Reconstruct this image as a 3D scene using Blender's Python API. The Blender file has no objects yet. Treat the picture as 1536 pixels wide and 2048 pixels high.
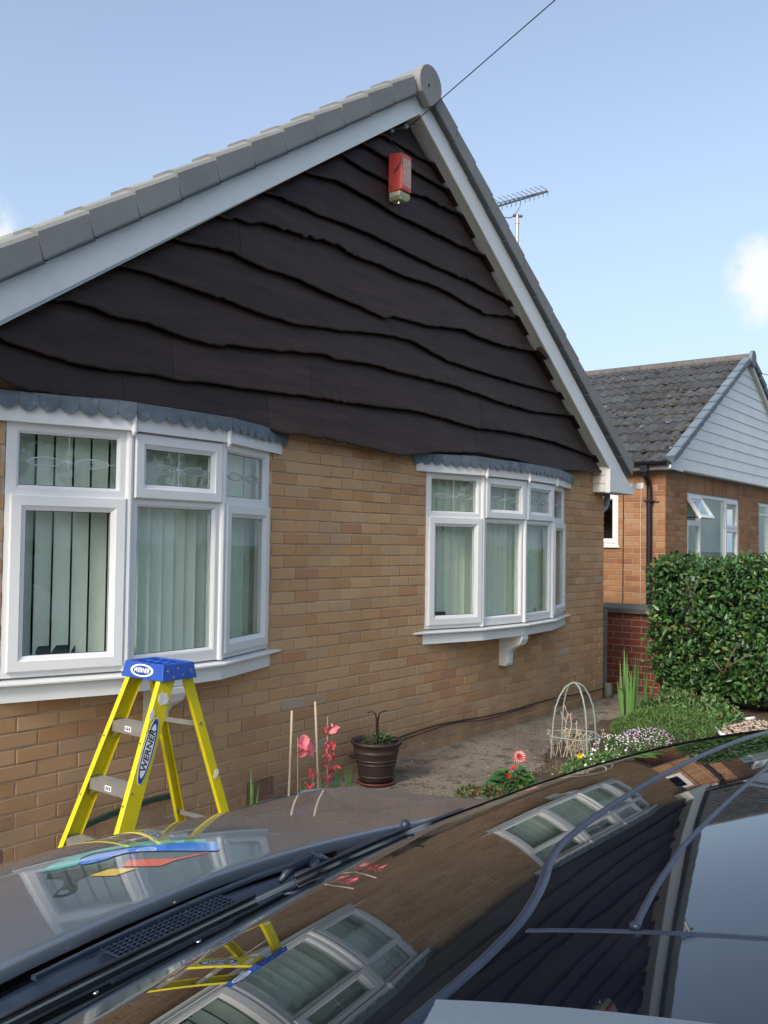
import bpy, bmesh, math, random
from math import sin, cos, pi, sqrt, radians, exp
from mathutils import Vector, Matrix, noise
random.seed(7)
S = bpy.context.scene
# ---------------------------------------------------------------- camera, sky, sun, exposure
CAM = Vector((-4.3687, -4.0321, 1.4460))
cam_d = bpy.data.cameras.new('camera'); cam = bpy.data.objects.new('camera', cam_d); S.collection.objects.link(cam); S.camera = cam
cam_d.sensor_fit = 'VERTICAL'; cam_d.sensor_height = 24.0; cam_d.sensor_width = 18.0; cam_d.lens = 24.0*1851.83/2048
cam_d.clip_start = 0.05; cam_d.clip_end = 2000
RX = Vector((0.60563894, -0.79562699, 0.01338554)); UX = Vector((-0.03415687, -0.00918718, 0.99937426)); FX = Vector((0.79500615, 0.60571717, 0.03274024))
cam.matrix_world = Matrix(((RX.x, UX.x, -FX.x, CAM.x), (RX.y, UX.y, -FX.y, CAM.y), (RX.z, UX.z, -FX.z, CAM.z), (0, 0, 0, 1)))
SUN_EL, SUN_AZ = radians(34), radians(-94)          # azimuth from +Y toward +X: low hazy sun off to the left, behind the bungalow's front
sun_dir = Vector((sin(SUN_AZ)*cos(SUN_EL), cos(SUN_AZ)*cos(SUN_EL), sin(SUN_EL)))
W = bpy.data.worlds.new('World'); S.world = W; W.use_nodes = True
wn, wl = W.node_tree.nodes, W.node_tree.links
bg = wn['Background']
sky = wn.new('ShaderNodeTexSky'); sky.sky_type = 'NISHITA'; sky.sun_disc = False
sky.sun_elevation = SUN_EL; sky.sun_rotation = SUN_AZ; sky.air_density = 1.0; sky.dust_density = 2.4; sky.ozone_density = 1.3
tc = wn.new('ShaderNodeTexCoord')
def wmath(op, a, b=None, c=None):
    n = wn.new('ShaderNodeMath'); n.operation = op
    for i, v in enumerate((a, b, c)):
        if v is None: continue
        if isinstance(v, (int, float)): n.inputs[i].default_value = v
        else: wl.new(v, n.inputs[i])
    return n.outputs[0]
nz = wn.new('ShaderNodeTexNoise'); nz.inputs['Scale'].default_value = 17; nz.inputs['Detail'].default_value = 8; nz.inputs['Roughness'].default_value = .62
wl.new(tc.outputs['Generated'], nz.inputs['Vector'])
nrm = wn.new('ShaderNodeVectorMath'); nrm.operation = 'NORMALIZE'; wl.new(tc.outputs['Generated'], nrm.inputs[0])
acc = None
def cdir(px, py):
    return (FX*1851.83 + RX*(px-768) + UX*(1024-py)).normalized()
clouds = [(Vector((0.935, 0.240, 0.262)).normalized(), 0.062, 1.0), (Vector((0.470, 0.830, 0.295)).normalized(), 0.05, .8), (Vector((.935, .20, .33)).normalized(), .06, .42),
          (Vector((-.6, -.7, .35)).normalized(), .25, .8), (Vector((.3, -.9, .3)).normalized(), .22, .8), (Vector((-.95, .1, .3)).normalized(), .2, .8), (Vector((.9, -.35, .2)).normalized(), .14, .8)]
for d, r, a in clouds:
    dn = wn.new('ShaderNodeVectorMath'); dn.operation = 'DISTANCE'; wl.new(nrm.outputs[0], dn.inputs[0]); dn.inputs[1].default_value = d
    q = wmath('DIVIDE', dn.outputs['Value'], r); q = wmath('SUBTRACT', 1.35, q); q = wmath('MULTIPLY', q, a)
    q = wmath('MAXIMUM', q, 0.0)
    acc = q if acc is None else wmath('MAXIMUM', acc, q)
m = wmath('MULTIPLY', nz.outputs['Fac'], acc)
mr = wn.new('ShaderNodeMapRange'); mr.interpolation_type = 'SMOOTHSTEP'; mr.inputs['From Min'].default_value = .26; mr.inputs['From Max'].default_value = .56; wl.new(m, mr.inputs['Value'])
mix = wn.new('ShaderNodeMixRGB'); wl.new(mr.outputs[0], mix.inputs['Fac']); hs_ = wn.new('ShaderNodeHueSaturation'); hs_.inputs['Saturation'].default_value = .80; hs_.inputs['Value'].default_value = .67; wl.new(sky.outputs[0], hs_.inputs['Color']); wl.new(hs_.outputs[0], mix.inputs['Color1']); mix.inputs['Color2'].default_value = (2.5, 2.55, 2.6, 1)
hz = wn.new('ShaderNodeMixRGB'); hz.blend_type = 'MIX'; sxyz = wn.new('ShaderNodeSeparateXYZ'); wl.new(nrm.outputs[0], sxyz.inputs[0]); hf = wmath('MULTIPLY_ADD', wmath('ABSOLUTE', sxyz.outputs['Z']), -1.25, .68); hf = wmath('MULTIPLY', wmath('MAXIMUM', hf, .08), wmath('SUBTRACT', 1.0, mr.outputs[0])); wl.new(hf, hz.inputs['Fac']); wl.new(mix.outputs[0], hz.inputs['Color1']); hz.inputs['Color2'].default_value = (1.08, 1.50, 2.0, 1)
wl.new(hz.outputs[0], bg.inputs['Color']); bg.inputs['Strength'].default_value = 0.13
sun_l = bpy.data.lights.new('sun', 'SUN'); sun = bpy.data.objects.new('sun', sun_l); S.collection.objects.link(sun)
sun_l.energy = .9; sun_l.angle = radians(12); sun_l.color = (1, .93, .82); sun.rotation_euler = sun_dir.to_track_quat('Z', 'Y').to_euler()
S.view_settings.view_transform = 'Standard'; S.view_settings.look = 'None'; S.view_settings.gamma = 1; S.view_settings.use_curve_mapping = False
S.view_settings.exposure = 1.58
S.render.engine = 'CYCLES'; S.cycles.max_bounces = 8; S.cycles.transparent_max_bounces = 12
# ---------------------------------------------------------------- helpers
C = S.collection.objects
def tag(o, label=None, cat=None, group=None, kind=None):
    if label: o['label'] = label
    if cat: o['category'] = cat
    if group: o['group'] = group
    if kind: o['kind'] = kind
    return o
def empty(name, loc, label=None, cat=None, group=None, rz=0):
    o = bpy.data.objects.new(name, None); C.link(o); o.location = loc; o.rotation_euler = (0, 0, rz); o.empty_display_size = .1
    return tag(o, label, cat, group)
class MB:
    def __init__(s): s.v = []; s.f = []; s.m = []; s.mi = 0
    def add(s, vs, fs):
        o = len(s.v); s.v += [tuple(v) for v in vs]; s.f += [tuple(i+o for i in f) for f in fs]; s.m += [s.mi]*len(fs); return s
    def box(s, x0, x1, y0, y1, z0, z1):
        return s.add([(x0,y0,z0),(x1,y0,z0),(x1,y1,z0),(x0,y1,z0),(x0,y0,z1),(x1,y0,z1),(x1,y1,z1),(x0,y1,z1)],
                     [(0,3,2,1),(4,5,6,7),(0,1,5,4),(1,2,6,5),(2,3,7,6),(3,0,4,7)])
    def obox(s, o, ax, ay, az, sx, sy, sz):      # box centred at o with unit axes and full sizes
        o = Vector(o); ax = Vector(ax)*sx/2; ay = Vector(ay)*sy/2; az = Vector(az)*sz/2
        vs = [o+ax*i+ay*j+az*k for k in (-1,1) for i, j in ((-1,-1),(1,-1),(1,1),(-1,1))]
        return s.add(vs, [(0,3,2,1),(4,5,6,7),(0,1,5,4),(1,2,6,5),(2,3,7,6),(3,0,4,7)])
    def prism(s, pts, d):                        # closed polygon pts (3D) extruded along d
        n = len(pts); d = Vector(d); a = [Vector(p) for p in pts]; b = [p+d for p in a]
        return s.add(a+b, [tuple(range(n-1,-1,-1)), tuple(range(n,2*n))]+[(i,(i+1)%n,n+(i+1)%n,n+i) for i in range(n)])
    def tube(s, pts, r, n=8, cap=True):
        pts = [Vector(p) for p in pts]; rs = r if isinstance(r, (list, tuple)) else [r]*len(pts)
        vs = []; prev = None
        for i, p in enumerate(pts):
            t = (pts[min(i+1,len(pts)-1)]-pts[max(i-1,0)])
            t = t.normalized() if t.length > 1e-9 else Vector((0,0,1))
            if prev is None:
                a = t.orthogonal().normalized()
            else:
                a = (prev - t*prev.dot(t)); a = a.normalized() if a.length > 1e-6 else t.orthogonal().normalized()
            prev = a; b = t.cross(a)
            vs += [p+(a*cos(2*pi*k/n)+b*sin(2*pi*k/n))*rs[i] for k in range(n)]
        fs = [(i*n+k, i*n+(k+1)%n, (i+1)*n+(k+1)%n, (i+1)*n+k) for i in range(len(pts)-1) for k in range(n)]
        if cap: fs += [tuple(range(n-1,-1,-1)), tuple(range((len(pts)-1)*n, len(pts)*n))]
        return s.add(vs, fs)
    def lathe(s, prof, c=(0,0,0), n=24):
        c = Vector(c); vs = [c+Vector((r*cos(2*pi*k/n), r*sin(2*pi*k/n), z)) for r, z in prof for k in range(n)]
        fs = [(i*n+k, i*n+(k+1)%n, (i+1)*n+(k+1)%n, (i+1)*n+k) for i in range(len(prof)-1) for k in range(n)]
        return s.add(vs, fs)
    def grid(s, P):                              # P[i][j] points
        ni, nj = len(P), len(P[0])
        return s.add([p for r in P for p in r], [(i*nj+j, (i+1)*nj+j, (i+1)*nj+j+1, i*nj+j+1) for i in range(ni-1) for j in range(nj-1)])
    def mesh(s, name, mats, smooth=False):
        me = bpy.data.meshes.new(name); me.from_pydata(s.v, [], s.f)
        for m_ in (mats if isinstance(mats, (list, tuple)) else [mats]): me.materials.append(m_)
        if s.mi or any(s.m): me.polygons.foreach_set('material_index', s.m)
        if smooth: me.polygons.foreach_set('use_smooth', [True]*len(me.polygons))
        me.update(); return me
    def build(s, name, mats, parent=None, smooth=False, bevel=0, **kw):
        o = bpy.data.objects.new(name, s.mesh(name, mats, smooth)); C.link(o)
        if parent is not None: o.parent = parent; o.matrix_parent_inverse = PI_(parent)
        if bevel:
            b = o.modifiers.new('b', 'BEVEL'); b.width = bevel; b.segments = 2; b.limit_method = 'ANGLE'; b.angle_limit = radians(35)
        return tag(o, **kw)
def PI_(p):
    M = Matrix.Identity(4); q = p
    while q is not None:
        M = Matrix.LocRotScale(q.location, q.rotation_euler, q.scale) @ (Matrix.Identity(4)) @ M if False else (q.matrix_parent_inverse @ Matrix.LocRotScale(q.location, q.rotation_euler, q.scale)) @ M
        q = q.parent
    return M.inverted()
def inst(name, me, M, parent):                   # an object that shares mesh me, placed by world matrix M under parent
    o = bpy.data.objects.new(name, me); C.link(o); o.parent = parent; o.matrix_parent_inverse = PI_(parent)
    o.location, q, o.scale = M.decompose(); o.rotation_euler = q.to_euler(); return o
# ---------------------------------------------------------------- materials
def mat(name, col, rough=.6, metal=0, spec=.5, noise_s=0, noise_a=0, bump=0, bump_s=40, coat=0, obj_var=0, isl_var=0, stain=None, ior=None, coords='Object', hue=None, sheen=0, detail=5, stretch=None, splash=0):
    m = bpy.data.materials.new(name); m.use_nodes = True; n, l = m.node_tree.nodes, m.node_tree.links; b = n['Principled BSDF']
    b.inputs['Roughness'].default_value = rough; b.inputs['Metallic'].default_value = metal; b.inputs['Specular IOR Level'].default_value = spec
    b.inputs['Coat Weight'].default_value = coat; b.inputs['Coat Roughness'].default_value = .03
    if ior: b.inputs['IOR'].default_value = ior
    tcn = n.new('ShaderNodeTexCoord')
    geo = None
    cur = n.new('ShaderNodeRGB'); cur.outputs[0].default_value = (*col, 1); cur = cur.outputs[0]
    def N(scale, det=5, rg=.6):
        t = n.new('ShaderNodeTexNoise'); t.inputs['Scale'].default_value = scale; t.inputs['Detail'].default_value = det; t.inputs['Roughness'].default_value = rg
        src = tcn.outputs[coords] if coords != 'World' else geo_pos()
        if stretch:
            mp = n.new('ShaderNodeMapping'); mp.inputs['Scale'].default_value = stretch; l.new(src, mp.inputs['Vector']); src = mp.outputs[0]
        l.new(src, t.inputs['Vector']); return t
    def geo_pos():
        g = n.new('ShaderNodeNewGeometry'); return g.outputs['Position']
    def ramp(v, lo, hi, a, c_):
        r = n.new('ShaderNodeMapRange'); r.inputs['From Min'].default_value = lo; r.inputs['From Max'].default_value = hi; r.inputs['To Min'].default_value = a; r.inputs['To Max'].default_value = c_; l.new(v, r.inputs['Value']); return r.outputs[0]
    def mulv(c_, v):
        h = n.new('ShaderNodeHueSaturation'); l.new(c_, h.inputs['Color']); l.new(v, h.inputs['Value']); return h.outputs[0]
    rnd = None
    if obj_var:
        oi = n.new('ShaderNodeObjectInfo'); rnd = oi.outputs['Random']
    if isl_var:
        gi = n.new('ShaderNodeNewGeometry'); rnd = gi.outputs['Random Per Island']
    if rnd is not None:
        if hue:                                  # list of colours picked by the random value
            cr = n.new('ShaderNodeValToRGB'); cr.color_ramp.interpolation = 'CONSTANT'
            el = cr.color_ramp.elements
            while len(el) < len(hue): el.new(.5)
            for i, (p_, c_) in enumerate(hue): el[i].position = p_; el[i].color = (*c_, 1)
            l.new(rnd, cr.inputs[0]); cur = cr.outputs[0]
        wn_ = n.new('ShaderNodeTexWhiteNoise'); wn_.noise_dimensions = '1D'; l.new(rnd, wn_.inputs['W'])
        cur = mulv(cur, ramp(wn_.outputs['Value'], 0, 1, 1-(obj_var or isl_var), 1+(obj_var or isl_var)))
    if noise_a:
        cur = mulv(cur, ramp(N(noise_s, detail).outputs['Fac'], .25, .75, 1-noise_a, 1+noise_a))
    if stain:
        for sc, sd, lo, hi, amt in stain:
            mx = n.new('ShaderNodeMixRGB'); l.new(ramp(N(sc, 6, .65).outputs['Fac'], lo, hi, 0, amt), mx.inputs['Fac']); l.new(cur, mx.inputs['Color1']); mx.inputs['Color2'].default_value = (*sd, 1); cur = mx.outputs[0]
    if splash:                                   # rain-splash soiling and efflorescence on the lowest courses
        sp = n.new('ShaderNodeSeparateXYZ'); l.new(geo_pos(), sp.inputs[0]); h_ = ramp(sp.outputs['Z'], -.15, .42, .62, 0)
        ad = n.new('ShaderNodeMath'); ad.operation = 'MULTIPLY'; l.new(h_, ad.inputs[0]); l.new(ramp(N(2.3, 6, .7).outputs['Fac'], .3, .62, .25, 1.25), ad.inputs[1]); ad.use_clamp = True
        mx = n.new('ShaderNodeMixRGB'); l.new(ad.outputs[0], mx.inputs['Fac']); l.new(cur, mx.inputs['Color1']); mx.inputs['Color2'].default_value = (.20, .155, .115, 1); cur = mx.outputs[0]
    l.new(cur, b.inputs['Base Color'])
    if bump:
        bp = n.new('ShaderNodeBump'); bp.inputs['Strength'].default_value = 1; bp.inputs['Distance'].default_value = bump; l.new(N(bump_s, 6, .6).outputs['Fac'], bp.inputs['Height']); l.new(bp.outputs[0], b.inputs['Normal'])
    return m
def glass(name, tint=(.8, .88, .85), ior=1.5, extra=0.0, rough=.01):
    m = bpy.data.materials.new(name); m.use_nodes = True; n, l = m.node_tree.nodes, m.node_tree.links; n.remove(n['Principled BSDF']); out = n['Material Output']
    t = n.new('ShaderNodeBsdfTransparent'); t.inputs[0].default_value = (*tint, 1); g = n.new('ShaderNodeBsdfGlossy'); g.inputs['Roughness'].default_value = rough; g.inputs['Color'].default_value = (.95, 1, .98, 1)
    fr = n.new('ShaderNodeFresnel'); fr.inputs['IOR'].default_value = ior
    ad = n.new('ShaderNodeMath'); ad.operation = 'ADD'; ad.use_clamp = True; l.new(fr.outputs[0], ad.inputs[0]); ad.inputs[1].default_value = extra
    ge = n.new('ShaderNodeNewGeometry'); iv = n.new('ShaderNodeMath'); iv.operation = 'SUBTRACT'; iv.inputs[0].default_value = 1; l.new(ge.outputs['Backfacing'], iv.inputs[1])
    ml = n.new('ShaderNodeMath'); ml.operation = 'MULTIPLY'; l.new(ad.outputs[0], ml.inputs[0]); l.new(iv.outputs[0], ml.inputs[1]); ad = ml
    mx = n.new('ShaderNodeMixShader'); l.new(ad.outputs[0], mx.inputs[0]); l.new(t.outputs[0], mx.inputs[1]); l.new(g.outputs[0], mx.inputs[2]); l.new(mx.outputs[0], out.inputs[0]); return m
M = {}
tan_hues = [(0, (.535,.325,.170)), (.34, (.55,.350,.190)), (.64, (.52,.300,.150)), (.84, (.50,.272,.140)), (.92, (.52,.345,.205)), (.970, (.46,.245,.14)), (.99, (.47,.35,.26))]
def brick_mat(name, hues, var, isl=False, splash=0):
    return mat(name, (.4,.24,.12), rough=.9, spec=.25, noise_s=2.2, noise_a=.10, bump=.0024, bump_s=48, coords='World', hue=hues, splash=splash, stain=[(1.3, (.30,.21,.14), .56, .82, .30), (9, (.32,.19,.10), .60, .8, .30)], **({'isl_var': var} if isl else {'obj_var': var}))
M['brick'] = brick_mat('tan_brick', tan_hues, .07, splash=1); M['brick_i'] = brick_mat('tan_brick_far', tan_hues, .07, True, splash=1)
or_hues = [(0, (.37,.185,.088)), (.35, (.38,.21,.11)), (.6, (.33,.16,.08)), (.8, (.37,.225,.13)), (.93, (.29,.135,.075))]
M['obrick'] = brick_mat('orange_brick', or_hues, .09); M['obrick_i'] = brick_mat('orange_brick_far', or_hues, .09, True)
M['rbrick'] = mat('red_brick', (.2,.065,.05), rough=.85, spec=.3, noise_s=14, noise_a=.2, bump=.0015, bump_s=60, coords='World', obj_var=.16, hue=[(0, (.20,.065,.052)), (.4, (.22,.062,.045)), (.7, (.16,.055,.048)), (.9, (.21,.085,.065))])
M['mortar'] = mat('mortar', (.60,.46,.33), rough=.95, spec=.2, noise_s=5, noise_a=.25, bump=.002, bump_s=80, coords='World', stain=[(3, (.22,.16,.11), .5, .75, .6)])
M['mortar2'] = mat('pale_mortar', (.42,.30,.21), rough=.95, spec=.2, noise_s=6, noise_a=.2, bump=.002, bump_s=80, coords='World')
M['board'] = mat('stained_board', (.036,.0208,.0168), rough=.58, spec=.35, noise_s=2.4, noise_a=.45, bump=.004, bump_s=9, coords='World', obj_var=.22, stretch=(1, 1, 7), stain=[(1.5, (.095,.050,.036), .56, .80, .6), (5, (.13,.10,.088), .64, .80, .45), (14, (.018,.012,.012), .56, .7, .6)])
M['upvc'] = mat('white_upvc', (.80,.81,.80), rough=.32, spec=.45, noise_s=2, noise_a=.03)
M['upvc2'] = mat('weathered_white_board', (.80,.83,.81), rough=.45, noise_s=2.4, noise_a=.07, coords='World', stain=[(3, (.5,.53,.48), .55, .85, .3)])
M['soffit'] = mat('soffit_board', (.62,.67,.66), rough=.5, noise_s=3, noise_a=.08, coords='World')
M['cream'] = mat('cream_panel', (.72,.74,.64), rough=.5, noise_s=3, noise_a=.05, coords='World')
M['gasket'] = mat('grey_gasket', (.06,.065,.07), rough=.6)
M['lead'] = mat('lead_sheet', (.125,.155,.185), rough=.5, metal=.25, noise_s=14, noise_a=.28, coords='World', stain=[(9, (.42,.47,.50), .56, .75, .55)], bump=.002, bump_s=20)
M['verge'] = mat('verge_concrete', (.25,.255,.245), rough=.8, spec=.3, noise_s=3, noise_a=.12, coords='World', obj_var=.07, bump=.001, bump_s=60, stain=[(4, (.17,.165,.15), .6, .8, .4)])
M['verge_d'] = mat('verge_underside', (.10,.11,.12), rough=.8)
M['tile'] = mat('main_roof_tile', (.10,.085,.075), rough=.85, noise_s=4, noise_a=.2, coords='World')
M['ntile'] = mat('weathered_roof_tile', (.075,.080,.086), rough=.9, spec=.2, noise_s=7, noise_a=.25, coords='World', obj_var=.2, bump=.003, bump_s=45, stain=[(10, (.045,.042,.036), .50, .66, .85), (23, (.33,.33,.29), .66, .74, .8), (4, (.16,.12,.075), .62, .8, .4)])
M['nridge'] = mat('ridge_tile', (.12,.108,.10), rough=.9, noise_s=9, noise_a=.3, coords='World', obj_var=.12, bump=.003, bump_s=40, stain=[(20, (.30,.30,.25), .62, .74, .6)])
M['nverge'] = mat('blue_grey_verge', (.16,.205,.24), rough=.65, obj_var=.08, noise_s=4, noise_a=.1, coords='World')
M['black_p'] = mat('black_plastic', (.012,.014,.02), rough=.4, noise_s=6, noise_a=.2)
M['cable'] = mat('black_cable', (.02,.018,.018), rough=.6)
M['wirem'] = mat('dark_wire', (.03,.035,.045), rough=.5)
M['slat'] = mat('cream_slat', (.74,.77,.68), rough=.8, noise_s=12, noise_a=.04, coords='World', obj_var=.05)
M['room'] = mat('room_plaster', (.34,.34,.31), rough=.9)
M['curtain'] = mat('sage_curtain', (.34,.38,.30), rough=.9, noise_s=3, noise_a=.08, coords='World')
M['glass'] = glass('window_glass', (.95,.985,.965), 1.5, .03)
M['bevelglass'] = mat('bevelled_glass', (.45,.52,.52), rough=.15, spec=.8)
M['leadline'] = mat('lead_came', (.30,.33,.35), rough=.35, metal=.5)
M['red_p'] = mat('sunfaded_red_plastic', (.60,.075,.06), rough=.45, noise_s=14, noise_a=.1)
M['paleface'] = mat('faded_label', (.55,.33,.27), rough=.6, noise_s=40, noise_a=.35, detail=3, stain=[(60, (.62,.5,.42), .5, .62, .6)])
M['palegreen'] = mat('yellowed_plastic', (.48,.50,.30), rough=.5)
M['yellow'] = mat('yellow_fibreglass', (.66,.56,.006), rough=.38, noise_s=9, noise_a=.06, coords='World', stain=[(46, (.75,.72,.6), .69, .74, .75), (9, (.45,.38,.02), .55, .8, .5)])
M['blue'] = mat('blue_plastic', (.02,.085,.42), rough=.42, noise_s=22, noise_a=.12, coords='World', stain=[(70, (.6,.65,.7), .70, .74, .85)])
M['alu'] = mat('aluminium', (.50,.50,.49), rough=.38, metal=.75, noise_s=30, noise_a=.12, coords='World')
M['rivet'] = mat('steel_rivet', (.55,.56,.57), rough=.3, metal=.9)
M['white'] = mat('white_print', (.82,.84,.85), rough=.5)
M['navy'] = mat('navy_print', (.015,.06,.30), rough=.5)
M['blackp'] = mat('black_print', (.012,.012,.014), rough=.5)
M['plaster'] = mat('dried_filler', (.74,.73,.70), rough=.9, noise_s=30, noise_a=.15, bump=.003, bump_s=90)
M['bpot'] = mat('brown_glazed_pot', (.028,.018,.017), rough=.5, noise_s=6, noise_a=.4, bump=.001, bump_s=40, stain=[(5, (.085,.055,.04), .5, .7, .6)])
M['soil'] = mat('dark_soil', (.045,.033,.024), rough=1, noise_s=20, noise_a=.4, bump=.015, bump_s=30)
M['tool'] = mat('rusty_dark_steel', (.035,.025,.022), rough=.5, metal=.4)
M['verdi'] = mat('painted_green_rusty_steel', (.28,.34,.31), rough=.7, noise_s=20, noise_a=.15, coords='World', stain=[(6, (.30,.12,.06), .60, .70, .9), (3.4, (.33,.25,.16), .5, .62, .8)])
M['cane'] = mat('bamboo_cane', (.46,.38,.27), rough=.7, noise_s=8, noise_a=.15)
def leafmat(name, cols, rough=.35, spec=.5):
    m = mat(name, cols[0], rough=rough, spec=spec, noise_s=3, noise_a=.12, coords='World', isl_var=.22, hue=[(i/len(cols), c) for i, c in enumerate(cols)])
    return m
M['leaf'] = leafmat('glossy_leaf', [(.034,.095,.024), (.042,.115,.028), (.026,.075,.024), (.055,.135,.032), (.03,.085,.024), (.04,.10,.028), (.048,.12,.03), (.034,.09,.025), (.12,.17,.035)], .42, .45)
M['leaf_o'] = mat('glossy_leaf_single', (.05,.13,.033), rough=.4, spec=.6, obj_var=.2, hue=[(0, (.04,.11,.026)), (.3, (.05,.13,.03)), (.55, (.03,.085,.025)), (.85, (.07,.145,.034)), (.96, (.20,.22,.04))])
M['stem'] = mat('green_stem', (.14,.22,.07), rough=.6)
M['twig'] = mat('brown_twig', (.16,.115,.08), rough=.8, noise_s=9, noise_a=.2)
M['iris'] = leafmat('blade_leaf', [(.10,.235,.06), (.13,.27,.07), (.085,.20,.05)], .45)
M['ground_cover'] = leafmat('fine_green_foliage', [(.075,.17,.035), (.10,.20,.045), (.055,.135,.03), (.12,.17,.05)], .6)
M['lowleaf'] = leafmat('low_leaf', [(.07,.16,.045), (.10,.19,.05), (.055,.12,.03), (.13,.14,.06)], .5)
M['pink'] = mat('pink_petal', (.86,.24,.27), rough=.6, noise_s=20, noise_a=.15)
M['pinkd'] = mat('withered_pink_petal', (.52,.07,.09), rough=.7, noise_s=30, noise_a=.3)
M['dahl'] = mat('red_petal', (.62,.025,.02), rough=.55, obj_var=.2)
M['petw'] = mat('white_petal', (.74,.74,.70), rough=.6, isl_var=.1)
M['petp'] = mat('pale_lilac_petal', (.56,.40,.56), rough=.6, isl_var=.25)
M['pety'] = mat('yellow_petal', (.80,.55,.01), rough=.6)
M['dry'] = mat('dried_seedhead', (.48,.42,.31), rough=.9, isl_var=.2)
M['coping'] = mat('mossy_concrete', (.125,.135,.11), rough=.95, noise_s=8, noise_a=.3, bump=.004, bump_s=40, coords='World', stain=[(12, (.25,.26,.22), .6, .75, .5)])
M['post'] = mat('green_grey_timber', (.15,.17,.13), rough=.9, noise_s=9, noise_a=.25, bump=.002, bump_s=40, coords='World')
M['concrete'] = mat('old_path_concrete', (.24,.205,.16), rough=.95, spec=.2, noise_s=1.6, noise_a=.25, bump=.022, bump_s=30, coords='World',
    stain=[(1.2, (.12,.105,.085), .48, .70, .75), (5.5, (.075,.065,.05), .55, .66, .75), (24, (.05,.045,.036), .56, .64, .85), (48, (.045,.04,.03), .58, .66, .7), (90, (.38,.35,.30), .66, .72, .5)])
M['earth'] = mat('bed_earth', (.115,.088,.06), rough=1, spec=.1, noise_s=6, noise_a=.35, bump=.022, bump_s=26, coords='World', stain=[(30, (.05,.042,.03), .52, .66, .8), (55, (.30,.26,.20), .66, .72, .6)])
M['drive'] = mat('pale_bounce_drive', (.30,.27,.235), rough=.95, noise_s=3, noise_a=.2, bump=.004, bump_s=60, coords='World', stain=[(2, (.16,.14,.12), .5, .75, .5)])  # invented pale paving, light enough to bounce light onto the wall
M['tarmac'] = mat('tarmac', (.06,.06,.058), rough=.95, noise_s=2, noise_a=.2, bump=.006, bump_s=90, coords='World')
M['pebble'] = mat('pale_pebble', (.42,.33,.26), rough=.85, isl_var=.35)
M['carglass'] = mat('car_windscreen_glass', (.006,.009,.010), rough=.012, spec=.9, ior=1.75, noise_s=0, stain=[(260, (.10,.11,.12), .70, .78, .55), (7, (.020,.024,.028), .45, .75, .5)])
M['gloss'] = mat('black_gloss_roof', (.0045,.006,.010), rough=.02, spec=.8, ior=1.7, stain=[(300, (.10,.11,.13), .70, .78, .6), (6, (.016,.02,.026), .45, .75, .6)])
M['paint'] = mat('dark_grey_car_paint', (.125,.155,.19), rough=.42, metal=.4, coat=1, noise_s=500, noise_a=.12)
M['paint'].node_tree.nodes['Principled BSDF'].inputs['Coat IOR'].default_value = 1.65
M['rubber'] = mat('weathered_rubber_trim', (.018,.026,.045), rough=.36, spec=.35, noise_s=20, noise_a=.25)
M['scuttle'] = mat('scuttle_plastic', (.020,.030,.052), rough=.33, spec=.5, noise_s=22, noise_a=.35, bump=.0006, bump_s=150, stain=[(40, (.06,.07,.085), .62, .76, .4)])
M['void'] = mat('dark_gap', (.004,.004,.005), rough=.9)
M['tyre'] = mat('tyre_rubber', (.02,.02,.02), rough=.85)
M['teal'] = mat('teal_vinyl', (.03,.42,.34), rough=.3, coat=1); M['vblue'] = mat('blue_vinyl', (.03,.22,.72), rough=.3, coat=1)
M['orange'] = mat('orange_vinyl', (.75,.10,.035), rough=.3, coat=1); M['vyel'] = mat('yellow_vinyl', (.72,.46,.02), rough=.3, coat=1); M['vblk'] = mat('black_vinyl', (.01,.012,.014), rough=.3, coat=1)
# ---------------------------------------------------------------- ground
def gz(x, y):                                    # garden is level by the wall, the drive on the left lies lower
    t = max(0.0, min(1.0, (-.55-x)/1.1)); s = t*t*(3-2*t)
    z = -.145-.19*s
    u = max(0.0, min(1.0, (x-5.1)/.8)); z -= .12*u*u*(3-2*u)
    v = max(0.0, min(1.0, (-1.6-y)/1.2)); z -= (.06*v)*(1-s)
    return z
def sheet(name, xs, ys, m, dz=0, inside=None, kind='structure', rough=0):
    b = MB(); nx, ny = len(xs), len(ys)
    for x in xs:
        for y in ys:
            b.v.append((x, y, gz(x, y)+dz+(noise.noise((x*3, y*3, 5))*rough if rough else 0)))
    for i in range(nx-1):
        for j in range(ny-1):
            cx, cy = (xs[i]+xs[i+1])/2, (ys[j]+ys[j+1])/2
            if inside is None or inside(cx, cy):
                b.f.append((i*ny+j, (i+1)*ny+j, (i+1)*ny+j+1, i*ny+j+1)); b.m.append(0)
    return b.build(name, m, smooth=True, kind=kind)
def rng(a, b, s):
    n = max(1, round((b-a)/s)); return [a+(b-a)*i/n for i in range(n+1)]
sheet('ground', [-300,-60,-20]+rng(-10, 12, .25)+[20,60,300], [-300,-60,-20]+rng(-9, 6, .25)+[20,60,300], M['tarmac'])
sheet('added_bounce_drive', rng(-9, -.2, .4), rng(-8.0, .1, .3), M['drive'], dz=.004)  # unseen pale sheet added to raise the bounce light on the house front
def bed_edge(x): return -.80-.10*sin(x*1.7)-.06*sin(x*4.3+1)+.22*max(0, min(1, (x-2.4)/.8))-.5*max(0,min(1,(1.0-x)/.9))
sheet('garden_path', rng(-1.0, 5.6, .06), rng(-1.9, .1, .05), M['concrete'], dz=.006, inside=lambda x, y: y > bed_edge(x)-.04 and not (x>4.75 and y>0.02), rough=.006)
def bed_in(x, y): return y < bed_edge(x)+.03*noise.noise((x*5, y*5, 0)) and x > -.2
bx_, by_ = rng(-.3, 5.3, .05), rng(-3.4, -.4, .05)
sheet('garden_bed', bx_, by_, M['earth'], dz=.016, inside=bed_in, rough=.03)
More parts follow.
